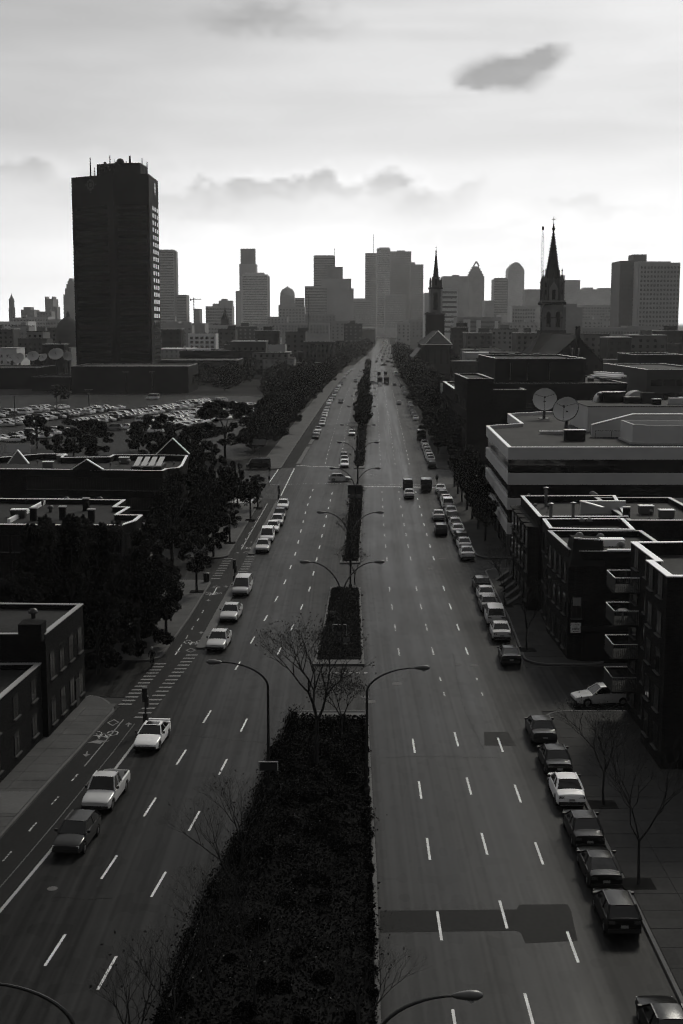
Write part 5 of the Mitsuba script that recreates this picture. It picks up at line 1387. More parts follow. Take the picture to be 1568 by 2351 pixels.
# conifers and bushes before the second block
for u, v, h, w, lb in ((85, 1520, 11.6, 8.5, 'big dark conifer at the left edge before the zigzag block'), (170, 1500, 11.9, 8.0, 'second dark conifer from the left before the zigzag block'), (248, 1520, 11.6, 7.5, 'third dark conifer from the left before the zigzag block'), (318, 1500, 10.6, 6.5, 'right hand dark conifer next to the left pavement')):
    x, y = G(u, v); leafy(x, y, h, w, lb, None, 'cone', 'needle', .03, name='conifer', cat='conifer')
for u, v, h, w, lb in ((128, 1460, 10.6, 8, 'dense dark tree between the two left conifers'), (208, 1470, 10.8, 7.5, 'dense dark tree between the middle conifers'), (285, 1470, 10.2, 7, 'dense dark tree between the right conifers'), (350, 1452, 8.2, 5.6, 'bushy dark tree at the pavement edge right of the conifers'), (332, 1390, 8.6, 6, 'dark tree behind the conifers at the block corner'), (60, 1560, 8.5, 6.5, 'dark tree behind the corner house at the left edge'), (225, 1548, 6.5, 6.0, 'low dark tree in front of the conifers by the side street')):
    x, y = G(u, v); leafy(x, y, h, w, lb, None, 'round', 'leaf_dark', .08, name='garden_tree')
# pavement trees with pits on the left
for u, v, h, w, lb in ((382, 1472, 6.4, 4.4, 'nearest young tree on the left pavement'), (452, 1362, 6.2, 4.6, 'second young tree on the left pavement beside the litter bin'), (528, 1249, 6.0, 4.2, 'third young tree on the left pavement'), (575, 1196, 6.4, 4.4, 'fourth young tree on the left pavement'), (592, 1168, 5.6, 3.6, 'fifth young tree on the left pavement near the crossing')):
    x, y = G(u, v)
    k = leafy(x, y, h, w, lb, 'young trees on the left pavement', 'tall', 'leaf_dark', .36)
    put('tree_pit', MB().box(x - .7, x + .7, y - .7, y + .7, .16, .19), 'soil', k)
# trees between the third block and the crossing
for i, (u, v, h, w) in enumerate(((420, 1245, 9, 6.5), (450, 1210, 8.5, 6), (475, 1250, 8, 5.5), (495, 1190, 9, 6), (520, 1160, 7, 5), (395, 1290, 9, 6), (545, 1165, 6.5, 4.5), (465, 1150, 8, 6), (490, 1280, 6.5, 4.2))):
    x, y = G(u, v); leafy(x, y, h, w, f'dark garden tree left of the avenue, {ORD[i]} of the clump by the gabled block', None, 'round', 'leaf_dark', .15, name='garden_tree')
# parking lot trees
for u, v, h, w, lb in ((440, 1058, 7.0, 7, 'dark tree between the gable and the car park entrance'), (170, 1062, 8.6, 12, 'large dark tree behind the gabled block'), (218, 1046, 7.6, 9, 'dark tree right of the large one behind the gabled block'), (362, 1052, 9.0, 12, 'broad dark tree in the middle of the car park edge'), (318, 1035, 6.5, 6, 'small tree left of the broad dark tree'), (517, 1054, 12, 14, 'big dark tree with visible trunk beside the car park entrance'), (415, 1085, 9.0, 9, 'dark tree in front of the car park behind the gabled roof'), (468, 1072, 8.5, 8, 'small dark tree left of the car park entrance'), (85, 1030, 7.5, 7, 'thin tree at the left edge of the car park')):
    x, y = G(u, v); leafy(x, y, h, w, lb, None, 'round', 'leaf_dark', .25 if 'trunk' in lb else .12, name='shade_tree')
x, y = G(140, 922); leafy(x, y, 6, 7, 'small round tree among the parked cars at far left', None, 'round', 'leaf_dark', .15, True, name='shade_tree')
# belt of trees along the left of the boulevard
i = 0
for row, off in enumerate((7.5, 15, 23)):
    for Y in np.arange((288, 452, 520)[row], 900, 17 + row * 3):
        x = KERB(Y) - off + 1.2 - R.uniform(0, 3) - max(0, (Y - 500) * .02) * row
        leafy(x, Y + R.uniform(-3, 3), R.uniform(7.5, 10.5), R.uniform(8.5, 11.5), f"{'nearer' if Y < 430 else 'middle' if Y < 620 else 'farther'} leafy tree in the {('kerbside', 'second', 'back')[row]} row of the belt left of the boulevard", f"{'nearer' if Y < 430 else 'middle' if Y < 620 else 'farther'} trees of the {('kerbside', 'second', 'back')[row]} row left of the boulevard", 'round', R.choice(['leaf_dark', 'leaf', 'leaf_dark']), .12, Y > 420)
for Y in np.arange(560, 930, 26):
    for off in (42, 62):
        leafy(KERB(Y) - off - R.uniform(0, 8), Y, R.uniform(7, 11), R.uniform(10, 15), 'rounded tree in the wood left of the boulevard belt', 'wood between studios and boulevard', 'round', 'leaf_dark', .1, True)
for Y in np.arange(920, 1500, 40):
    leafy(KERB(Y) - R.uniform(4, 9), Y, R.uniform(9, 13), R.uniform(11, 15), 'far tree lining the left of the distant road', 'far trees left of the road', 'round', 'leaf', .1, True)
# right side belt
for row, off in enumerate((3.6, 10.5)):
    for Y in np.arange(275 + row * 8, 760, 15 if row == 0 else 21):
        if row and 255 < Y < 345:
            continue
        leafy(RK(Y) + off + R.uniform(-.6, .6), Y, R.uniform(8, 11.5), R.uniform(6.5, 9), f"{'nearer' if Y < 430 else 'middle' if Y < 600 else 'farther'} leafy tree in the {('kerbside', 'inner')[row]} row right of the boulevard", f"{'nearer' if Y < 430 else 'middle' if Y < 600 else 'farther'} trees of the {('kerbside', 'inner')[row]} row on the right", 'round', R.choice(['leaf_dark', 'leaf']), .22, Y > 420)
for Y in np.arange(770, 1300, 30):
    leafy(RK(Y) + R.uniform(4, 12), Y, R.uniform(8, 12), R.uniform(10, 14), 'far tree lining the right of the distant road', 'far trees right of the road', 'round', 'leaf', .1, True)
for Y in np.arange(168, 226, 9.5):
    leafy(RK(Y) + 2.2, Y, R.uniform(6, 8), R.uniform(3.4, 4.6), 'thin dark tree on the right pavement before the white office', 'thin trees by the white office', 'tall', 'leaf_dark', .35)
# median trees beyond the crossing
for i, Y in enumerate((352, 366, 381, 396, 413, 432, 455, 480, 520, 560, 610, 660, 715, 770, 820)):
    x = (ML(Y) + MR(Y)) / 2
    leafy(x, Y, R.uniform(6.5, 8.5) if i < 8 else R.uniform(5, 7), 5.2 if i < 8 else 4.2, 'dense tree standing in the narrow median beyond the crossing', 'median trees beyond the crossing', 'round', 'leaf_dark', .2, Y > 420)
# background greenery
for i in range(46):
    Y = R.uniform(780, 1500); u = R.choice([R.uniform(-20, 640), R.uniform(1060, 1580)])
    x = (u - 784) * Y / 3000
    leafy(x, Y, R.uniform(7, 12), R.uniform(10, 18), 'rounded tree between the distant low roofs', 'trees among the distant roofs', 'round', 'leaf', .08, True)
# ivy and shrubs by the dark brick block
for i, (u, v) in enumerate(((1088, 1120), (1096, 1150), (1078, 1090), (1105, 1195))):
    x, y = G(u, v); leafy(x, y, 5.5, 4, f'dark shrub by the left wall of the white office, {ORD[i]} from the crossing', None, 'round', 'leaf_dark', .08, name='shrub', cat='shrub')


# bare trees --------------------------------------------------------------------------
def bare_tree(x, y, h, seed, label, spread=.55, depth=6, leafn=0, lean=(0, 0), r0=None, group=None, low=.22):
    rng = np.random.RandomState(seed)
    k = thing('bare_tree', label, 'tree', group)
    tr, br, tips = MB(), MB(), []
    def grow(p, d, L, r, lev):
        q = p + d * L + rng.normal(0, .04, 3) * L
        mid = (p + q) / 2 + rng.normal(0, .05, 3) * L
        (tr if lev == 0 else br).tube([p, mid, q], [r, r * .86, r * .72], 6 if lev < 2 else (4 if lev < 4 else 3), False)
        if lev >= depth:
            tips.append(q); return
        if lev > 2:
            tips.append(q)
        n = 3 if lev < 3 else (2 + (rng.rand() < .45))
        for i in range(n):
            a = 2 * np.pi * (i / n) + rng.uniform(-.7, .7)
            side = np.array([math.cos(a), math.sin(a), 0])
            s = spread * rng.uniform(.6, 1.25)
            nd = d + side * s; nd[2] += .12
            nd /= np.linalg.norm(nd)
            st = q if i else q
            grow(st, nd, L * rng.uniform(.66, .86) * (1.0 if lev else 1.0), r * rng.uniform(.5, .68), lev + 1)
    d0 = np.array([lean[0], lean[1], 1.0]); d0 /= np.linalg.norm(d0)
    grow(np.array([x, y, .1]), d0, h * low, r0 or h * .014, 0)
    put('trunk', tr, 'bark', k, 40)
    put('branches', br, 'bark', k)
    if leafn and tips:
        tp = np.array(tips); i = rng.randint(0, len(tp), leafn)
        put('leaves', leaves(leafn, .075, rng, tp[i] + rng.normal(0, .22, (leafn, 3)), 1), 'leaf', k, kind='stuff')
    return k
xb, yb = G(727, 1760)
bare_tree(xb, yb, 10.4, 5, 'nearly bare tree in the middle of the median between the lamps', .62, 6, 900, r0=.15, low=.26)
xb, yb = G(786, 1700)
bare_tree(xb, yb, 6.5, 15, 'smaller leafy bare tree at the end of the near median', .6, 6, 1300, r0=.09)
for (px, py, h, sd, lb, ln) in ((-4.6, 58.5, 8.2, 21, 'bare tree leaning over the left lanes in the near median', (-.25, .05)), (-5.4, 51.5, 7.0, 22, 'bare tree at the bottom left end of the median', (-.2, .1)), (-3.6, 50.5, 7.6, 23, 'bare tree low in the picture in the middle of the median', (-.1, 0)),
                              (-4.9, 64, 6.4, 24, 'thin bare tree by the left kerb of the near median', (-.2, .1)), (.4, 46.5, 6.0, 26, 'bare tree beside the bottom right lamp', (.25, .15)), (-7.6, 44.5, 6.6, 27, 'upright bare tree at the very bottom left of the median', (-.05, .05)), (-6.3, 46.5, 7.2, 28, 'forked bare tree at the bottom edge right of the curved lamp arm', (-.1, .05))):
    bare_tree(px, py, h, sd, lb, .5, 6, 45, ln, r0=.07)
for u, v, h, sd, lb in ((1386, 1853, 6.6, 31, 'bare tree in a square pit beside the parked black cars'), (1466, 2036, 7.4, 32, 'bare tree nearest the bottom right of the picture'), (1209, 1496, 6.6, 33, 'bare tree in a pit beside the corner building'), (1160, 1395, 6, 35, 'bare tree on the right pavement beside the row houses')):
    x, y = G(u, v)
    k = bare_tree(x, y, h, sd, lb, .5, 6, 60, r0=.08, low=.3)
    put('tree_pit', MB().box(x - .85, x + .75, y - .65, y + .65, .15, .175), 'soil', k)
xb, yb = G(815, 1345)
bare_tree(xb, yb, 5.2, 41, 'small bare tree at the far end of the second median', .6, 6, 500, r0=.07)
for i, (u, v) in enumerate(((800, 1250), (812, 1200), (818, 1170))):
    x, y = G(u, v)
    bare_tree(x, y, 4.5, 50 + i, f'{ORD[i]} small bare tree in the third median', .55, 5, 300, r0=.06)

# ------------------------------------------------------------------ street lamps, signals, signs
def lamp(x, y, sides, h=8.3, reach=2.75, label='', group='street lamps along the median'):
    k = thing('street_lamp', label, 'street lamp', group)
    top = h - 1.45 if len(sides) == 1 else h - 3.1
    put('post', MB().tube([(x, y, 0), (x, y, top)], [.10, .07], 8).lathe([(.18, 0), (.18, .5), (.1, .6)], (x, y, 0), 8), 'black_metal', k, 40)
    for s in sides:
        t = np.linspace(0, 1, 12)
        ar = [(x + s * reach * (1 - math.cos(a * math.pi / 2)) ** .9, y, top + (h - top) * math.sin(a * math.pi / 2)) for a in t]
        put('arm', MB().tube(ar, np.linspace(.07, .042, 12), 7), 'black_metal', k, 40)
        hx = x + s * (reach - .1)
        hd = put('lamp_head', MB().lathe([(0, -.02), (.05, 0), (.1, .15), (.16, .5), (.15, .75), (.07, .9), (0, .92)], (hx, y, h), 10, (s, 0, .02)), 'grey_metal', k, 50)
        put('lens', MB().lathe([(0, -.12), (.09, -.09), (.13, 0)], (hx + s * .58, y, h - .1), 10), 'lamp_glass', hd, 40)
    return k
lamp(-4.35, 75, (-1,), label='left single arm lamp at the widest part of the median', reach=2.8)
lamp(1.5, 75, (1,), label='right single arm lamp at the widest part of the median', h=7.95, reach=2.9)
lamp(-8.0, 36.5, (-1,), h=8.6, label='lamp arm curving in at the bottom left corner', reach=2.7)
lamp(1.0, 36.5, (1,), h=8.2, label='lamp arm with bright head at the bottom of the picture', reach=2.4)
for i, (x, y) in enumerate(((0.05, 107.8), (.95, 137.0), (1.9, 180), (2.8, 220), (3.3, 259), (4.9, 318), (6.1, 365), (7.2, 410), (8.3, 455), (9.8, 505), (11.3, 560))):
    lamp(x, y, (-1, 1), label=f'double arm lamp in the median, {ORD[i]} from the camera')
def sign_panel(name, x, y, w, h, z, label, m='sign_dark', post=True, rim=True, cat='sign', lower=None):
    k = thing(name, label, cat)
    put('panel', MB().box(x - w / 2, x + w / 2, y - .03, y + .03, z - h / 2, z + h / 2), m, k)
    if rim:
        r = MB()
        for s in (-1, 1):
            r.box(x + s * w / 2 - .025, x + s * w / 2 + .025, y - .05, y + .05, z - h / 2, z + h / 2)
        r.box(x - w / 2 - .03, x + w / 2 + .03, y - .05, y + .05, z + h / 2 + .002, z + h / 2 + .05)
        put('rim', r, 'coping_dull', k)
    if post:
        put('post', MB().tube([(x, y + .08, 0), (x, y + .08, z + h / 2 - .1)], .05, 6), 'black_metal', k)
    return k
sign_panel('street_sign', -4.35, 74.8, 1.1, .52, at(0, 1757, 75)[1], 'dark rectangular sign on the left near lamp post', post=False)
x, y = G(780, 1480)
k = sign_panel('direction_sign', x, y, 1.2, 1.0, at(780, 1447, y)[1], 'square framed sign in the second median seen from behind')
put('bracket', MB().prism([(x - .25, y - .09), (x + .4, y - .09), (x + .4, y - .05), (x - .25, y - .05)], at(0, 1459, y)[1], at(0, 1450, y)[1]), 'concrete', k)
for i, (u, v, w, h) in enumerate(((792, 1463, .6, .12), (790, 1476, 1.0, .4), (790, 1485, .6, .12), (764, 1411, .6, .2))):
    x, y = G(u, v + 14)
    sign_panel('low_sign', x, y, w, h, .8, f'small pale panel low in the second median, {ORD[i]} of four', 'concrete', True, False)
y = 196.0
for s, u in ((0, 806), (1, 823)):
    x = at(u, 1120, y)[0]
    k = sign_panel('lane_sign', x, y, 1.0, 1.35, at(u, 1124, y)[1], ('left' if s == 0 else 'right') + ' dark lane sign panel in the median before the crossing', rim=False)
    put('lower_panel', MB().box(x - .48, x + .42, y - .04, y + .02, at(u, 1143, y)[1], at(u, 1136, y)[1]), 'concrete', k)
    put('cap', MB().box(x - .55, x + .55, y - .05, y + .05, at(u, 1124, y)[1] + .68, at(u, 1124, y)[1] + .74), 'coping_dull', k)
y = 300.0
for u, lb in ((826, 'left'), (835, 'right')):
    x = at(u, 995, y)[0]
    sign_panel('lane_sign', x, y, .75, 1.9, at(u, 998, y)[1], lb + ' pale lane sign panel in the median beyond the crossing', 'concrete', True, False)
sign_panel('advert_board', *[(p, q) for p, q in [G(43, 1048)]][0], 5.0, 1.9, at(40, 1029, G(43, 1048)[1])[1], 'pale advertising board at the left edge above the gabled block', 'dish', True, False)
x, y = G(595, 1050); sign_panel('advert_board', x, y, 3.0, 1.2, at(595, 1015, y)[1], 'pale board beside the car park entrance', 'blind', True, False)
# round petrol-station style sign on a pole
x, y = G(533, 1160); xr = at(522, 1083, y)[0]; zr = at(522, 1083, y)[1]
k = thing('round_sign', 'round white sign with dark emblem on a pole by the crossing', 'sign')
put('disc', MB().lathe([(0, -.12), (.78, -.12), (.78, .12), (0, .12)], (xr, y, zr), 24, (0, -1, 0)), 'sign_white', k)
put('rim', MB().lathe([(.79, -.14), (.9, -.14), (.9, .14), (.79, .14), (.79, -.14)], (xr, y, zr), 24, (0, -1, 0)), 'black_metal', k)
put('emblem', MB().box(xr - .5, xr + .55, y - .16, y - .125, zr - .05, zr + .2).box(xr - .3, xr + .3, y - .158, y - .126, zr - .25, zr - .06), 'sign_dark', k)
put('post', MB().tube([(xr + .95, y, 0), (xr + .95, y, zr)], .1, 6).box(xr - .1, xr + .95, y - .04, y + .04, zr - 1.25, zr - 1.15), 'black_metal', k)
for z in (zr - 1.5, zr - 2.2):
    put('price_board', MB().box(xr - .3, xr + .8, y - .06, y + .04, z - .22, z + .22), 'blind', k)
def signal(u, v, h, label):
    x, y = G(u, v)
    k = thing('traffic_signal', label, 'traffic light')
    put('pole', MB().tube([(x, y, 0), (x, y, h)], .06, 6), 'black_metal', k)
    put('signal_head', MB().box(x - .19, x + .15, y - .16, y + .1, h - .95, h + .05), 'black_metal', k)
    put('signal_box', MB().box(x - .02, x + .24, y - .18, y + .12, h - 1.35, h - .55), 'black_metal', k)
    put('control_box', MB().box(x - .16, x + .16, y - .14, y + .14, .6, 1.2), 'black_metal', k)
signal(335, 1676, 3.0, 'black cycle signal behind the white coupe')
signal(539, 1347, 2.9, 'black cycle signal beside the light minivan')
signal(640, 1153, 2.7, 'black cycle signal just before the big crossing')
signal(618, 1108, 3.4, 'black signal pole at the left corner of the crossing')
signal(1180, 1345, 2.6, 'dark post on the right pavement by the row houses')
# tall mast-arm poles in the median at the crossing
x, y = G(821, 1130)
k = thing('signal_pole', 'tall dark signal pole in the median at the crossing', 'pole')
put('post', MB().tube([(x, y, 0), (x, y, 9.6)], .12, 8), 'black_metal', k)
put('signal_head', MB().box(x - .2, x + .2, y - .3, y - .12, 4.2, 5.2), 'black_metal', k)
# litter bin
x, y = G(474, 1338); kk = thing('litter_bin', 'dark cylindrical litter bin on the left pavement', 'bin')
put('drum', MB().lathe([(0, .13), (.3, .13), (.34, .6), (.34, 1.0)], (x, y, 0), 14), 'black_metal', kk, 40)
put('lid', MB().lathe([(.36, 1.0), (.34, 1.1), (.2, 1.16), (0, 1.16)], (x, y, 0), 14), 'trim', kk, 40)
# car park lamp posts
for i, (u, v) in enumerate(((130, 950), (205, 965), (290, 905), (350, 905), (35, 980))):
    x, y = G(u, v); kk = thing('lot_lamp', f'car park lamp post, {ORD[i]} of five', 'lamp post')
    put('post', MB().tube([(x, y, 0), (x, y, 9)], .12, 6), 'black_metal', kk)
    put('cross_arm', MB().box(x - 1.2, x + 1.2, y - .1, y + .1, 8.9, 9.1), 'grey_metal', kk)

# ------------------------------------------------------------------ people
def bones(segs, ref=.03, it=6):
    parts = []
    for a, ra, b, rb in segs:
        parts.append(m3.Manifold.batch_hull([m3.Manifold.sphere(ra, 10).translate(list(map(float, a))), m3.Manifold.sphere(rb, 10).translate(list(map(float, b)))]))
    m = m3.Manifold.batch_boolean(parts, m3.OpType.Add).refine_to_length(.07).to_mesh()
    t = trimesh.Trimesh(m.vert_properties[:, :3], m.tri_verts, process=True)
    trimesh.smoothing.filter_taubin(t, iterations=it)
    return t
def person_walk(x, y, label, yaw=0):
    k = thing('person', label, 'person')
    S = [((0, 0, 1.66), .1, (0, .01, 1.58), .085), ((0, 0, 1.5), .055, (0, 0, 1.42), .07), ((-.15, 0, 1.38), .08, (.15, 0, 1.38), .08), ((0, 0, 1.36), .14, (0, 0, 1.0), .13), ((-.08, 0, .95), .12, (.08, 0, .95), .12)]
    for s in (-1, 1):
        S += [((.2 * s, 0, 1.36), .06, (.24 * s, -.04 * s, 1.1), .048), ((.24 * s, -.04 * s, 1.1), .046, (.23 * s, .1, .88), .036), ((.23 * s, .1, .88), .036, (.22 * s, .14, .78), .028)]
        S += [((.1 * s, 0, .92), .09, (.11 * s, .16 * s, .5), .065), ((.11 * s, .16 * s, .5), .062, (.1 * s, .2 * s - .06, .1), .045), ((.1 * s, .2 * s - .06, .06), .045, (.1 * s, .2 * s + .12, .045), .035)]
    tw = T().translate([x, y, .14]).rotate([0, 0, 1], yaw)
    put('body', (lambda t: (t.vertices, t.faces))(bones(S)), 'cloth_dark', k, True, tw)
    put('face', MB().lathe([(0, -.09), (.07, -.05), (.085, .02), (.06, .08), (0, .1)], (0, -.02, 1.63), 10), 'skin', k, True, tw)
    put('hair', MB().lathe([(.1, 0), (.1, .06), (.06, .1), (0, .12)], (0, .02, 1.67), 10), 'trim', k, True, tw)
x, y = G(1003, 1112); person_walk(x, y, 'person in dark clothes walking on the right pavement by the crossing', 20)
x, y = G(1006, 1046); person_walk(x, y, 'distant person in dark clothes on the right pavement', 0)
# cyclist
bx, by = G(350, 1533)
bk = thing('bicycle', 'dark bicycle ridden along the left cycle path', 'bicycle')
for s, nm in ((-.5, 'front_wheel'), (.5, 'rear_wheel')):
    t = np.linspace(0, 2 * np.pi, 25)
    put(nm, MB().tube([(bx, by + s + .33 * math.cos(a), .34 + .33 * math.sin(a)) for a in t], .022, 6, False), 'tyre', bk)
put('frame', MB().tube([(bx, by + .5, .34), (bx, by + .1, .32), (bx, by - .35, .75), (bx, by - .5, .34)], .02, 6).tube([(bx, by + .1, .32), (bx, by + .2, .9)], .02, 6).tube([(bx, by + .18, .8), (bx, by - .36, .8)], .02, 6).tube([(bx, by - .36, .78), (bx, by - .34, 1.0)], .018, 6), 'black_metal', bk)
put('handlebar', MB().tube([(bx - .28, by - .3, 1.02), (bx, by - .35, 1.0), (bx + .28, by - .3, 1.02)], .015, 6), 'black_metal', bk)
put('saddle', MB().box(bx - .07, bx + .07, by + .1, by + .34, .9, .96), 'trim', bk)
pk = thing('person', 'cyclist in dark clothes riding towards the camera at the left corner', 'person')
S = [((0, -.14, 1.68), .1, (0, -.16, 1.6), .085), ((0, -.1, 1.52), .055, (0, -.06, 1.44), .07), ((-.15, -.05, 1.4), .08, (.15, -.05, 1.4), .08), ((0, -.04, 1.38), .14, (0, .16, 1.08), .14), ((-.08, .2, 1.0), .13, (.08, .2, 1.0), .13)]
for s in (-1, 1):
    S += [((.2 * s, -.05, 1.38), .06, (.27 * s, -.14, 1.16), .048), ((.27 * s, -.14, 1.16), .046, (.26 * s, -.3, 1.05), .036)]
    f = .1 if s > 0 else -.12
    S += [((.1 * s, .18, .98), .095, (.12 * s, -.16, .72 + f), .068), ((.12 * s, -.16, .72 + f), .064, (.1 * s, .1, .3 + f), .046), ((.1 * s, .1, .27 + f), .045, (.1 * s, -.08, .24 + f), .035)]
tw = T().translate([bx, by, 0])
put('body', (lambda t: (t.vertices, t.faces))(bones(S)), 'cloth_dark', pk, True, tw)
put('face', MB().lathe([(0, -.09), (.07, -.05), (.085, .02), (.06, .08), (0, .1)], (0, -.19, 1.64), 10), 'skin', pk, True, tw)
put('helmet', MB().lathe([(.12, 0), (.12, .05), (.08, .11), (0, .14)], (0, -.14, 1.69), 12), 'coping_dull', pk, True, tw)

# ------------------------------------------------------------------ vehicles (forward = +y)
def loft(sts):
    """closed body from stations (y, half width, z bottom, z top)"""
    ring = []
    for y, w, zb, zt in sts:
        h = zt - zb
        half = [(.80 * w, zb), (.97 * w, zb + .10 * h), (w, zb + .36 * h), (.985 * w, zb + .62 * h), (.95 * w, zt - .10 * h), (.84 * w, zt - .012), (.42 * w, zt + .012)]
        ring.append([(x, y, z) for x, z in half] + [(0, y, zt + .02)] + [(-x, y, z) for x, z in half[::-1]] + [(0, y, zb)])
    n = len(ring[0]); v = np.array(ring).reshape(-1, 3); k = len(sts)
    f = []
    for i in range(k - 1):
        for j in range(n):
            a, b, c, d = i * n + j, i * n + (j + 1) % n, (i + 1) * n + (j + 1) % n, (i + 1) * n + j
            f += [(a, b, c), (a, c, d)]
    c0, c1 = len(v), len(v) + 1
    v = np.vstack([v, v[:n].mean(0), v[-n:].mean(0)])
    f += [((j + 1) % n, j, c0) for j in range(n)] + [((k - 1) * n + j, (k - 1) * n + (j + 1) % n, c1) for j in range(n)]
    f = np.array(f)
    t = trimesh.Trimesh(v, f, process=False)
    if t.volume < 0:
        f = f[:, ::-1]
    return m3.Manifold(m3.Mesh(np.asarray(v, np.float32), np.asarray(f, np.uint32)))


SPEC = {  # stations of the lower body; greenhouse: belt front/rear, roof front/rear, belt z, roof z, belt half width, roof half width; axles; wheel radius
 'sedan': dict(st=[(-2.3, .70, .36, .86), (-2.24, .80, .27, .95), (-1.6, .85, .21, .99), (-.9, .86, .19, .96), (.4, .86, .19, .93), (.95, .86, .19, .92), (1.75, .83, .21, .82), (2.15, .78, .27, .74), (2.28, .68, .34, .66)],
   gh=(.98, -1.5, .28, -.82, .93, 1.40, .79, .60), ax=(1.38, -1.32), wr=.31),
 'hatch': dict(st=[(-1.95, .70, .36, .9), (-1.9, .79, .27, 1.0), (-1.4, .83, .21, 1.0), (.5, .83, .19, .93), (.9, .83, .19, .92), (1.6, .80, .21, .82), (1.95, .76, .27, .74), (2.06, .66, .34, .66)],
   gh=(.95, -1.88, .25, -1.3, .94, 1.40, .77, .60), ax=(1.28, -1.2), wr=.30),
 'coupe': dict(st=[(-2.2, .68, .36, .86), (-2.14, .80, .27, .96), (-1.6, .85, .21, .98), (.4, .86, .19, .9), (.9, .86, .19, .88), (1.8, .82, .21, .76), (2.15, .76, .27, .66), (2.25, .66, .33, .6)],
   gh=(.85, -1.75, .1, -.78, .90, 1.30, .79, .58), ax=(1.38, -1.28), wr=.31),
 'minivan': dict(st=[(-2.3, .74, .38, .98), (-2.25, .84, .28, 1.08), (-1.6, .88, .22, 1.08), (.9, .88, .2, 1.0), (1.35, .88, .2, .97), (1.85, .85, .23, .88), (2.2, .78, .28, .78), (2.3, .68, .36, .68)],
   gh=(1.45, -2.2, .55, -1.95, 1.02, 1.72, .82, .68), ax=(1.45, -1.4), wr=.32),
 'wagon': dict(st=[(-2.35, .72, .36, .9), (-2.3, .82, .27, .99), (-1.6, .86, .21, 1.0), (.5, .87, .19, .94), (1.0, .87, .19, .93), (1.75, .83, .21, .83), (2.15, .78, .27, .74), (2.28, .68, .34, .66)],
   gh=(1.0, -2.25, .3, -1.9, .95, 1.44, .79, .62), ax=(1.38, -1.35), wr=.31),
 'pickup': dict(st=[(-2.55, .78, .45, 1.02), (-2.5, .86, .36, 1.06), (-1.6, .88, .3, 1.06), (-.5, .88, .28, 1.06), (.6, .88, .28, 1.04), (1.0, .88, .28, 1.02), (1.9, .86, .3, .95), (2.35, .80, .36, .85), (2.45, .72, .42, .78)],
   gh=(1.0, -.62, .45, -.42, 1.05, 1.66, .80, .64), ax=(1.55, -1.55), wr=.36),
 'van': dict(st=[(-2.5, .84, .42, 1.2), (-2.46, .92, .32, 1.25), (-1.4, .95, .26, 1.25), (1.2, .95, .25, 1.18), (1.7, .93, .26, 1.1), (2.1, .88, .3, .98), (2.3, .8, .36, .85)],
   gh=(1.75, -2.44, 1.15, -2.38, 1.2, 2.1, .9, .82), ax=(1.5, -1.5), wr=.34),
}


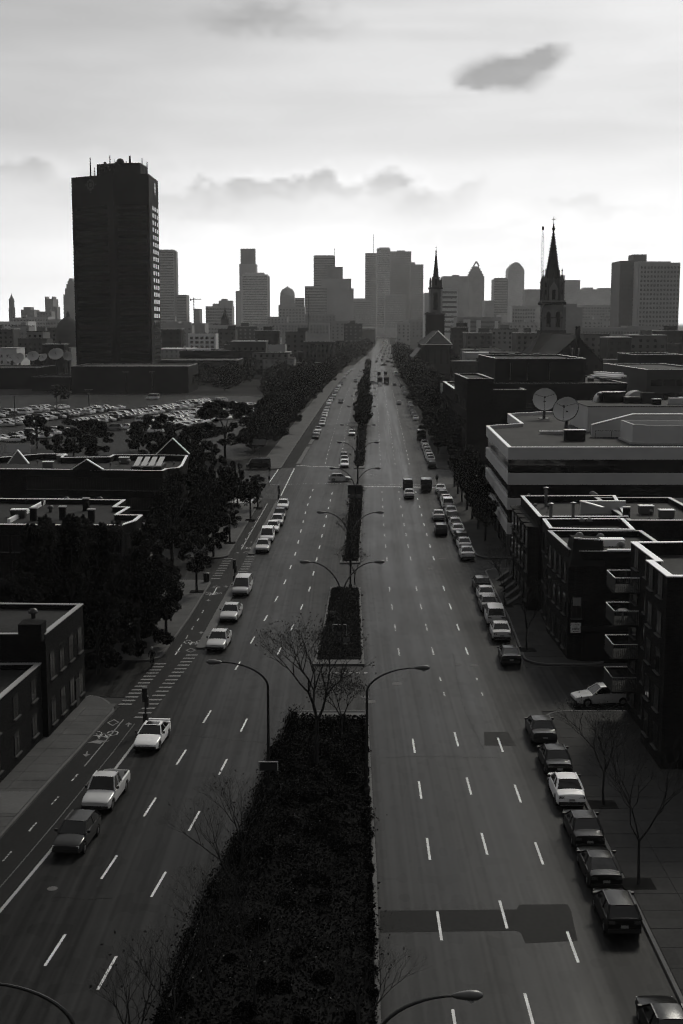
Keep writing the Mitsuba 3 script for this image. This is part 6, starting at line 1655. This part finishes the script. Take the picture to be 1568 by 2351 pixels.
def build_vehicle(kind):
    s = SPEC[kind]; P = {}
    b = loft(s['st'])
    wr = s['wr']
    for a in s['ax']:
        for sd in (-1, 1):
            b -= m3.Manifold.cylinder(.5, wr + .06, wr + .06, 20).rotate([0, 90, 0]).translate([sd * .9 - .25, a, wr])
    yf, yr, rf, rr, zb, zr, wb, wr_ = s['gh']
    if kind == 'pickup':
        b -= m3.Manifold.cube([1.5, 1.72, .6], True).translate([0, -1.6, .95])
    mb = MB().man(b)
    corners = {}
    for sd in (-1, 1):
        corners[sd] = [np.array([sd * wb, yf, zb]), np.array([sd * wr_, rf, zr]), np.array([sd * wr_, rr, zr]), np.array([sd * wb, yr, zb])]
    # roof: gently domed slab
    rt = MB()
    ny, nx = 5, 7
    vv = []
    for i in range(ny):
        y = rr - .04 + (rf - rr + .08) * i / (ny - 1)
        for j in range(nx):
            t = -1 + 2 * j / (nx - 1)
            vv.append((t * (wr_ + .02), y, zr + .035 * (1 - t * t) * (1 - .5 * abs(2 * i / (ny - 1) - 1)) - .035 * abs(t) ** 4))
    f = [(i * nx + j, i * nx + j + 1, (i + 1) * nx + j + 1, (i + 1) * nx + j) for i in range(ny - 1) for j in range(nx - 1)]
    mb.add(vv, f)
    for sd in (-1, 1):
        a, p, q, d = corners[sd]
        mb.bar(a, p, .075, .06); mb.bar(q, d, .11 if kind != 'coupe' else .16, .06)
        mb.bar(p, q, .06, .06)
        m1 = p * .45 + q * .55; m0 = a * .45 + d * .55
        mb.bar(m1, np.array([sd * (wb + .01), m0[1], zb]), .08, .05)
        mb.bar(a + [sd * .015, 0, 0], d + [sd * .015, 0, 0], .05, .05)
    P['body'] = (mb.get(), 'paint', 38)
    e = .004
    def pane(a, b_, c, d): return MB().quad(a, b_, c, d)
    L, Rr = corners[-1], corners[1]
    P['windshield'] = (pane(L[0], Rr[0], Rr[1], L[1]).get(), 'car_glass', False)
    P['rear_window'] = (pane(Rr[3], L[3], L[2], Rr[2]).get(), 'car_glass', False)
    P['side_window'] = (pane(L[3], L[0], L[1], L[2]).get(), 'car_glass', False)
    P['side_window_001'] = (pane(Rr[0], Rr[3], Rr[2], Rr[1]).get(), 'car_glass', False)
    i = 0
    for a in s['ax']:
        for sd in (-1, 1):
            nm = 'wheel' + ('' if i == 0 else f'_{i:03d}'); i += 1
            w = wr - .01
            P[nm] = (MB().lathe([(w * .6, -.1), (w * .93, -.1), (w, -.06), (w, .06), (w * .93, .1), (w * .6, .1)], (sd * .74, a, wr), 18, (1, 0, 0)).get(), 'tyre', 30)
            P[nm + '__rim'] = (MB().lathe([(0, .09), (w * .25, .1), (w * .61, .075), (w * .61, -.075), (w * .25, -.1), (0, -.09)], (sd * .745, a, wr), 12, (1, 0, 0)).get(), 'hub', False)
    fy, fw, fz0, fz1 = s['st'][-2]; ry, rw, rz0, rz1 = s['st'][1]
    for j, sd in enumerate((-1, 1)):
        P['headlight' + ('_001' if j else '')] = (MB().box(min(sd * fw * .95, sd * fw * .5), max(sd * fw * .95, sd * fw * .5), fy - .04, fy + .07, fz1 - .2, fz1 - .06).get(), 'lamp_glass', False)
        P['taillight' + ('_001' if j else '')] = (MB().box(min(sd * rw * .93, sd * rw * .55), max(sd * rw * .93, sd * rw * .55), ry - .06, ry + .05, rz1 - .25, rz1 - .1).get(), 'tail_glass', False)
        P['mirror' + ('_001' if j else '')] = (MB().box(sd * (wb + .13) - .08, sd * (wb + .13) + .08, yf - .25, yf - .12, zb + .02, zb + .16).get(), 'trim', False)
    P['front_bumper'] = (MB().box(-fw * .96, fw * .96, fy - .02, fy + .16, fz0 + .05, fz0 + .22).get(), 'trim', False)
    P['rear_bumper'] = (MB().box(-rw * .96, rw * .96, ry - .14, ry + .02, rz0 + .08, rz0 + .25).get(), 'trim', False)
    P['grille'] = (MB().box(-fw * .48, fw * .48, fy - .04, fy + .09, fz1 - .21, fz1 - .09).get(), 'trim', False)
    P['licence_plate'] = (MB().box(-.17, .17, ry - .09, ry - .03, rz0 + .30, rz0 + .42).get(), 'blind', False)
    return P


VEH = {}
def vehicle_parts(kind):
    if kind not in VEH:
        VEH[kind] = {n: (mikit.ply(m, None, sm), mt) for n, (m, mt, sm) in build_vehicle(kind).items()}
        g = MB()
        for n in ('windshield', 'rear_window', 'side_window', 'side_window_001'):
            v, f = build_vehicle(kind)[n][0]; g.add(v, f)
        VEH[kind]['windows'] = (mikit.ply(g.get(), None), 'car_glass')
    return VEH[kind]


FULL = None
MID = {'body', 'windshield', 'rear_window', 'side_window', 'side_window_001', 'headlight', 'headlight_001', 'taillight', 'taillight_001', 'rear_bumper', 'front_bumper'} | {f'wheel{s}' for s in ('', '_001', '_002', '_003')}
FAR = {'body', 'windows'}


def vehicle(kind, x, y, yaw, paint, label, group=None, lod=None, name=None, cat=None, scale=1.0):
    """yaw in degrees from +y, counter-clockwise"""
    nm = name or {'sedan': 'parked_car', 'hatch': 'parked_car', 'coupe': 'parked_car', 'wagon': 'parked_car', 'minivan': 'minivan', 'pickup': 'pickup_truck', 'van': 'van'}[kind]
    k = thing(nm, label, cat or {'pickup': 'pickup truck', 'minivan': 'minivan', 'van': 'van'}.get(kind, 'car'), group)
    tw = T().translate([x, y, .005]).rotate([0, 0, 1], yaw).scale(scale)
    for n, (d, mt) in vehicle_parts(kind).items():
        if (lod is None and n == 'windows') or (lod is not None and n not in lod):
            continue
        d = dict(d); d['bsdf'] = {'type': 'ref', 'id': 'car_' + paint if mt == 'paint' else mt}; d['to_world'] = tw
        scene[f'{k}__{n}'] = d
    return k, tw


def heading(f, y):
    return -math.degrees(math.atan2(f(y + 3) - f(y - 3), 6))


LN = {'white': 'white', 'light': 'light grey', 'grey': 'mid grey', 'dark': 'dark grey', 'black': 'black'}
# left parked row, facing the camera
left_row = [(177, 1908, 'hatch', 'dark', 'dark hatchback nearest the camera on the left'), (243, 1812, 'pickup', 'light', 'light pickup truck with open bed on the left'), (350, 1683, 'coupe', 'white', 'white coupe with sunroof on the left'),
 (503, 1466, 'sedan', 'light', 'light sedan first behind the side street on the left'), (531, 1403, 'sedan', 'light', 'light sedan between sedan and minivan on the left'), (557, 1346, 'minivan', 'light', 'light boxy minivan beside the cycle signal'),
 (604, 1251, 'sedan', 'light', 'light sedan at the near end of the left queue before the crossing'), (614, 1229, 'minivan', 'white', 'pale minivan second in the left queue before the crossing'), (627, 1208, 'sedan', 'white', 'white sedan third in the left queue before the crossing'),
 (637, 1193, 'hatch', 'light', 'light hatchback fourth in the left queue before the crossing'), (643, 1178, 'sedan', 'dark', 'dark sedan fifth in the left queue before the crossing'), (650, 1157, 'sedan', 'white', 'white sedan last in the left queue before the crossing')]
for i, (u, v, kd, pt, lb) in enumerate(left_row):
    x, y = G(u, v, .7)
    k, tw = vehicle(kd, x, y, 180 + heading(LA, y), pt, lb, 'cars parked on the left of the boulevard', None if y < 150 else MID)
    if kd == 'coupe':
        put('sunroof', MB().box(-.42, .42, -.55, .0, 1.325, 1.35), 'car_glass', k, tw=tw)
        put('spoiler', MB().box(-.75, .75, -2.2, -2.0, 1.0, 1.06).box(-.7, -.62, -2.15, -2.05, .93, 1.0).box(.62, .7, -2.15, -2.05, .93, 1.0), 'car_white', k, tw=tw)
beyond = [(724, 1001), (726, 994), (730, 986), (739, 972), (741, 965.5), (743, 959), (745, 953), (747, 947), (749, 941), (752, 934), (755, 925), (759, 918), (763, 912), (767, 906), (772, 897), (775, 892), (779, 886), (783, 881), (791, 865), (795, 858), (800, 853), (807, 849)]
for i, (u, v) in enumerate(beyond):
    x, y = G(u, v, .7)
    pt = R.choice(['white', 'light', 'light', 'grey', 'dark'])
    vehicle(R.choice(['sedan', 'hatch', 'sedan', 'wagon']), x, y, 180 + heading(SEP, y), pt, f'{LN[pt]} car in the left row beyond the crossing, {ORD[i]} from the crossing', 'cars parked on the left beyond the crossing', MID if y < 380 else FAR)
# traffic on the left carriageway
for u, v, kd, pt, yaw, lb in ((791, 1064, 'sedan', 'white', 180, 'white sedan waiting at the front of the left stop line'), (791, 1054, 'sedan', 'light', 180, 'light sedan second behind the left stop line'), (790, 1046, 'hatch', 'grey', 180, 'grey car third behind the left stop line'),
                          (780, 1096, 'hatch', 'light', -86, 'light hatchback turning across the crossing'), (782, 921, 'sedan', 'dark', 180, 'dark sedan alone on the far left carriageway'), (816, 874, 'sedan', 'dark', 180, 'small dark car far up the left carriageway'), (808, 993, 'sedan', 'white', 180, 'white car beside the median sign panels')):
    x, y = G(u, v, .7)
    vehicle(kd, x, y, yaw + (heading(LB, y) if yaw == 180 else 0), pt, lb, None, MID, name='moving_car', cat='car')
# dark vehicle leaving the cross street at left
x, y = G(592, 1068, .7); vehicle('van', x, y, 96, 'black', 'dark van on the cross street left of the crossing', None, MID)
# right parked rows, seen from behind
right_near = [(1241, 1668, 'sedan', 'dark', 'dark sedan farthest in the near right row at the corner'), (1273, 1736, 'sedan', 'black', 'black sedan with pale trim second in the near right row'), (1299, 1803, 'sedan', 'white', 'white boxy sedan in the near right row'), (1338, 1893, 'sedan', 'black', 'black sedan behind the white one in the near right row'),
 (1374, 1980, 'coupe', 'black', 'black coupe in the near right row'), (1415, 2082, 'hatch', 'black', 'large black hatchback nearest the camera in the right row'), (1532, 2352, 'sedan', 'black', 'black car cut off by the bottom right corner')]
for u, v, kd, pt, lb in right_near:
    x, y = G(u, v, .7); vehicle(kd, x, y, heading(RK, y), pt, lb, 'cars parked on the near right')
right_mid = [(1104, 1337, 'hatch', 'dark', 'dark hatchback far end of the middle right row'), (1114, 1360, 'sedan', 'light', 'light sedan second from the far end of the middle right row'), (1120, 1382, 'sedan', 'grey', 'grey sedan in the middle right row'), (1135, 1411, 'minivan', 'light', 'light minivan in the middle right row'), (1148, 1444, 'sedan', 'light', 'light sedan in front of the dark car in the middle right row'), (1170, 1498, 'coupe', 'black', 'black coupe with glinting rear window at the corner pavement')]
for u, v, kd, pt, lb in right_mid:
    x, y = G(u, v, .7); vehicle(kd, x, y, heading(RK, y), pt, lb, 'cars parked on the right before the row houses')
rq = [(1071, 1267), (1064.5, 1246), (1057, 1231.6), (1050, 1214), (1044, 1199), (1038.5, 1185), (1034.6, 1172), (1027, 1156), (1023, 1145), (1017, 1134.6), (1011, 1121)]
for i, (u, v) in enumerate(rq):
    x, y = G(u, v, .7); pt = ['light', 'light', 'dark', 'white', 'light', 'dark', 'light', 'white', 'light', 'grey', 'white'][i]
    vehicle(['sedan', 'sedan', 'wagon', 'sedan', 'hatch', 'sedan', 'sedan', 'minivan', 'sedan', 'hatch', 'sedan'][i], x, y, heading(RK, y), pt, f'{LN[pt]} car in the right queue before the crossing, {ORD[i]} from the camera', 'cars parked on the right before the crossing', MID)
rb = [(991.6, 1066, 'dark'), (989, 1054, 'light'), (986, 1047, 'white'), (983, 1040.5, 'light'), (980.6, 1033, 'light'), (977, 1026, 'white'), (974.5, 1017, 'light'), (954.6, 960, 'white'), (950, 951, 'light'), (947.6, 944.5, 'grey'), (945, 936, 'light'), (942, 927.5, 'white'), (935.8, 910.5, 'dark'), (930.5, 902, 'light'), (926, 892, 'white'), (922, 886, 'dark')]
for i, (u, v, pt) in enumerate(rb):
    x, y = G(u, v, .7)
    vehicle(R.choice(['sedan', 'hatch', 'wagon']), x, y, heading(RK, y), pt, f'{LN[pt]} car in the right row beyond the crossing, {ORD[i]} from the crossing', 'cars parked on the right beyond the crossing', MID if y < 380 else FAR)
x, y = G(967, 999, 1.0); vehicle('van', x, y, heading(RK, y), 'black', 'dark boxy van in the right row beyond the crossing', None, MID, scale=1.15)
# traffic on the right carriageway
for u, v, kd, pt, lb in ((1006, 1181, 'sedan', 'light', 'light sedan driving beside the right queue'), (1011.5, 1213, 'wagon', 'dark', 'dark estate car driving beside the right queue'), (936, 1112, 'minivan', 'dark', 'dark car first at the right stop line'), (939, 1132, 'sedan', 'light', 'light sedan second at the right stop line'), (978, 1116, 'van', 'black', 'black van at the right stop line'),
                         (916, 924, 'sedan', 'light', 'light sedan alone beyond the crossing on the right carriageway'), (906, 882, 'sedan', 'grey', 'grey sedan in the far right lane pack'), (888.6, 880.5, 'sedan', 'dark', 'dark sedan behind the far bus'), (871.8, 882.5, 'sedan', 'white', 'white sedan in the far left lane of the pack'), (870, 859.4, 'van', 'dark', 'dark van ahead of the left bus'), (885, 858.6, 'van', 'dark', 'dark van ahead of the right bus'), (909, 859, 'van', 'white', 'pale van by the far right kerb'), (855, 878, 'sedan', 'light', 'light car turning by the far median')):
    x, y = G(u, v, .7)
    vehicle(kd, x, y, heading(RB, y) + (-70 if u == 855 else 0), pt, lb, None, MID if y < 450 else FAR, name='moving_car' if kd not in ('van', 'minivan') else 'moving_van', cat='van' if kd in ('van',) else 'car')
for u, v, lb in ((872, 873, 'left boxy city bus far up the right carriageway'), (887, 872.5, 'right boxy city bus far up the right carriageway')):
    x, y = G(u, v, 1.5)
    k = thing('city_bus', lb, 'bus')
    a = heading(RB, y); tw = T().translate([x, y, 0]).rotate([0, 0, 1], a)
    put('body', m3.Manifold.batch_hull([m3.Manifold.sphere(.15, 10).translate([sx * 1.12, sy * 5.4, z]) for sx in (-1, 1) for sy in (-1, 1) for z in (.6, 2.9)]), 'mid_stone', k, 40, tw)
    put('rear_window', MB().box(-1.0, 1.0, -5.58, -5.56, 1.7, 2.6), 'car_glass', k, tw=tw)
    put('side_windows', MB().box(-1.29, -1.275, -5, 5, 1.6, 2.5).box(1.275, 1.29, -5, 5, 1.6, 2.5), 'car_glass', k, tw=tw)
    for j, (sx, sy) in enumerate(((-1, -3.4), (1, -3.4), (-1, 3.2), (1, 3.2))):
        put('wheel', MB().lathe([(0, -.14), (.48, -.14), (.48, .14), (0, .14)], (sx * 1.14, sy, .48), 14, (1, 0, 0)), 'tyre', k, tw=tw)
    put('taillight', MB().box(-1.1, -.9, -5.59, -5.57, .9, 1.3).box(.9, 1.1, -5.59, -5.57, .9, 1.3), 'tail_glass', k, tw=tw)
# white car waiting in the right side street
x, y = G(1384, 1594, .7); vehicle('sedan', x, y, 96, 'light', 'light sedan waiting in the right side street by the balconies', None, None, name='waiting_car', cat='car')
# far traffic
for i in range(26):
    y = 980 + 1400 * (i / 26) ** 1.3
    f = [RA, RB, RC][i % 3]
    x = MR(y) + 3 + 4 * (i % 3)
    vehicle(R.choice(['sedan', 'hatch', 'van']), x, y, heading(RK, y), R.choice(['white', 'light', 'dark']), 'tiny distant car on the far narrowing road', 'distant cars on the far road', FAR, name='distant_car', cat='car')
for i, (u, v, lb) in enumerate(((890, 830, 'first'), (880, 837, 'second'), (898, 822, 'third'))):
    x, y = G(u, v, .8)
    vehicle('sedan', x, y, 90, 'dark', f'{lb} dark car crossing the far junction', None, FAR, name='crossing_car', cat='car')

# ------------------------------------------------------------------ car park
def lot_row(x0, y0, y1, both, tag):
    y = y0; i = 0
    while y < y1:
        for s in ((-1, 1) if both else (1,)):
            if R.random() < .12:
                continue
            x = x0 + .25 * (y - 400) + s * 2.6
            pt = R.choice(['white', 'white', 'white', 'light', 'light', 'grey', 'dark'])
            kd = R.choice(['sedan', 'sedan', 'hatch', 'wagon', 'minivan', 'coupe'])
            kn = {'sedan': 'saloon car', 'hatch': 'hatchback', 'wagon': 'estate car', 'minivan': 'minivan', 'coupe': 'coupe'}[kd]
            vehicle(kd, x, y + R.uniform(-.15, .15), (90 if s > 0 else -90) - 14 + R.uniform(-2, 2), pt, f"{LN[pt]} {kn} in the {tag} row of the car park, {'facing left' if s > 0 else 'facing right'}", f"{LN[pt]} {kn}s facing {'left' if s > 0 else 'right'} in the {tag} row", FAR, name='lot_car', cat='car')
        y += 2.85
lot_row(-30, 388, 450, True, 'rightmost')
lot_row(-48, 375, 455, True, 'second from right')
lot_row(-66, 370, 480, True, 'third from right')
lot_row(-86, 362, 440, True, 'third from left')
lot_row(-106, 374, 440, True, 'second from left')
lot_row(-36, 340, 382, True, 'short nearer')
lot_row(-60, 314, 340, True, 'nearest left')
for i, (u, v, pt, yw) in enumerate(((60, 1004, 'light', 70), (100, 1000, 'white', 75), (120, 985, 'light', 80), (262, 982, 'grey', 80), (290, 979, 'white', 80), (330, 985, 'light', 60), (350, 913, 'white', 80))):
    x, y = G(u, v, .7)
    vehicle(['sedan', 'sedan', 'hatch', 'minivan', 'sedan', 'coupe', 'van'][i], x, y, yw, pt, f'{LN[pt]} vehicle standing apart from the rows in the car park, {ORD[i]} from the left', None, MID, name='lot_car', cat='car')
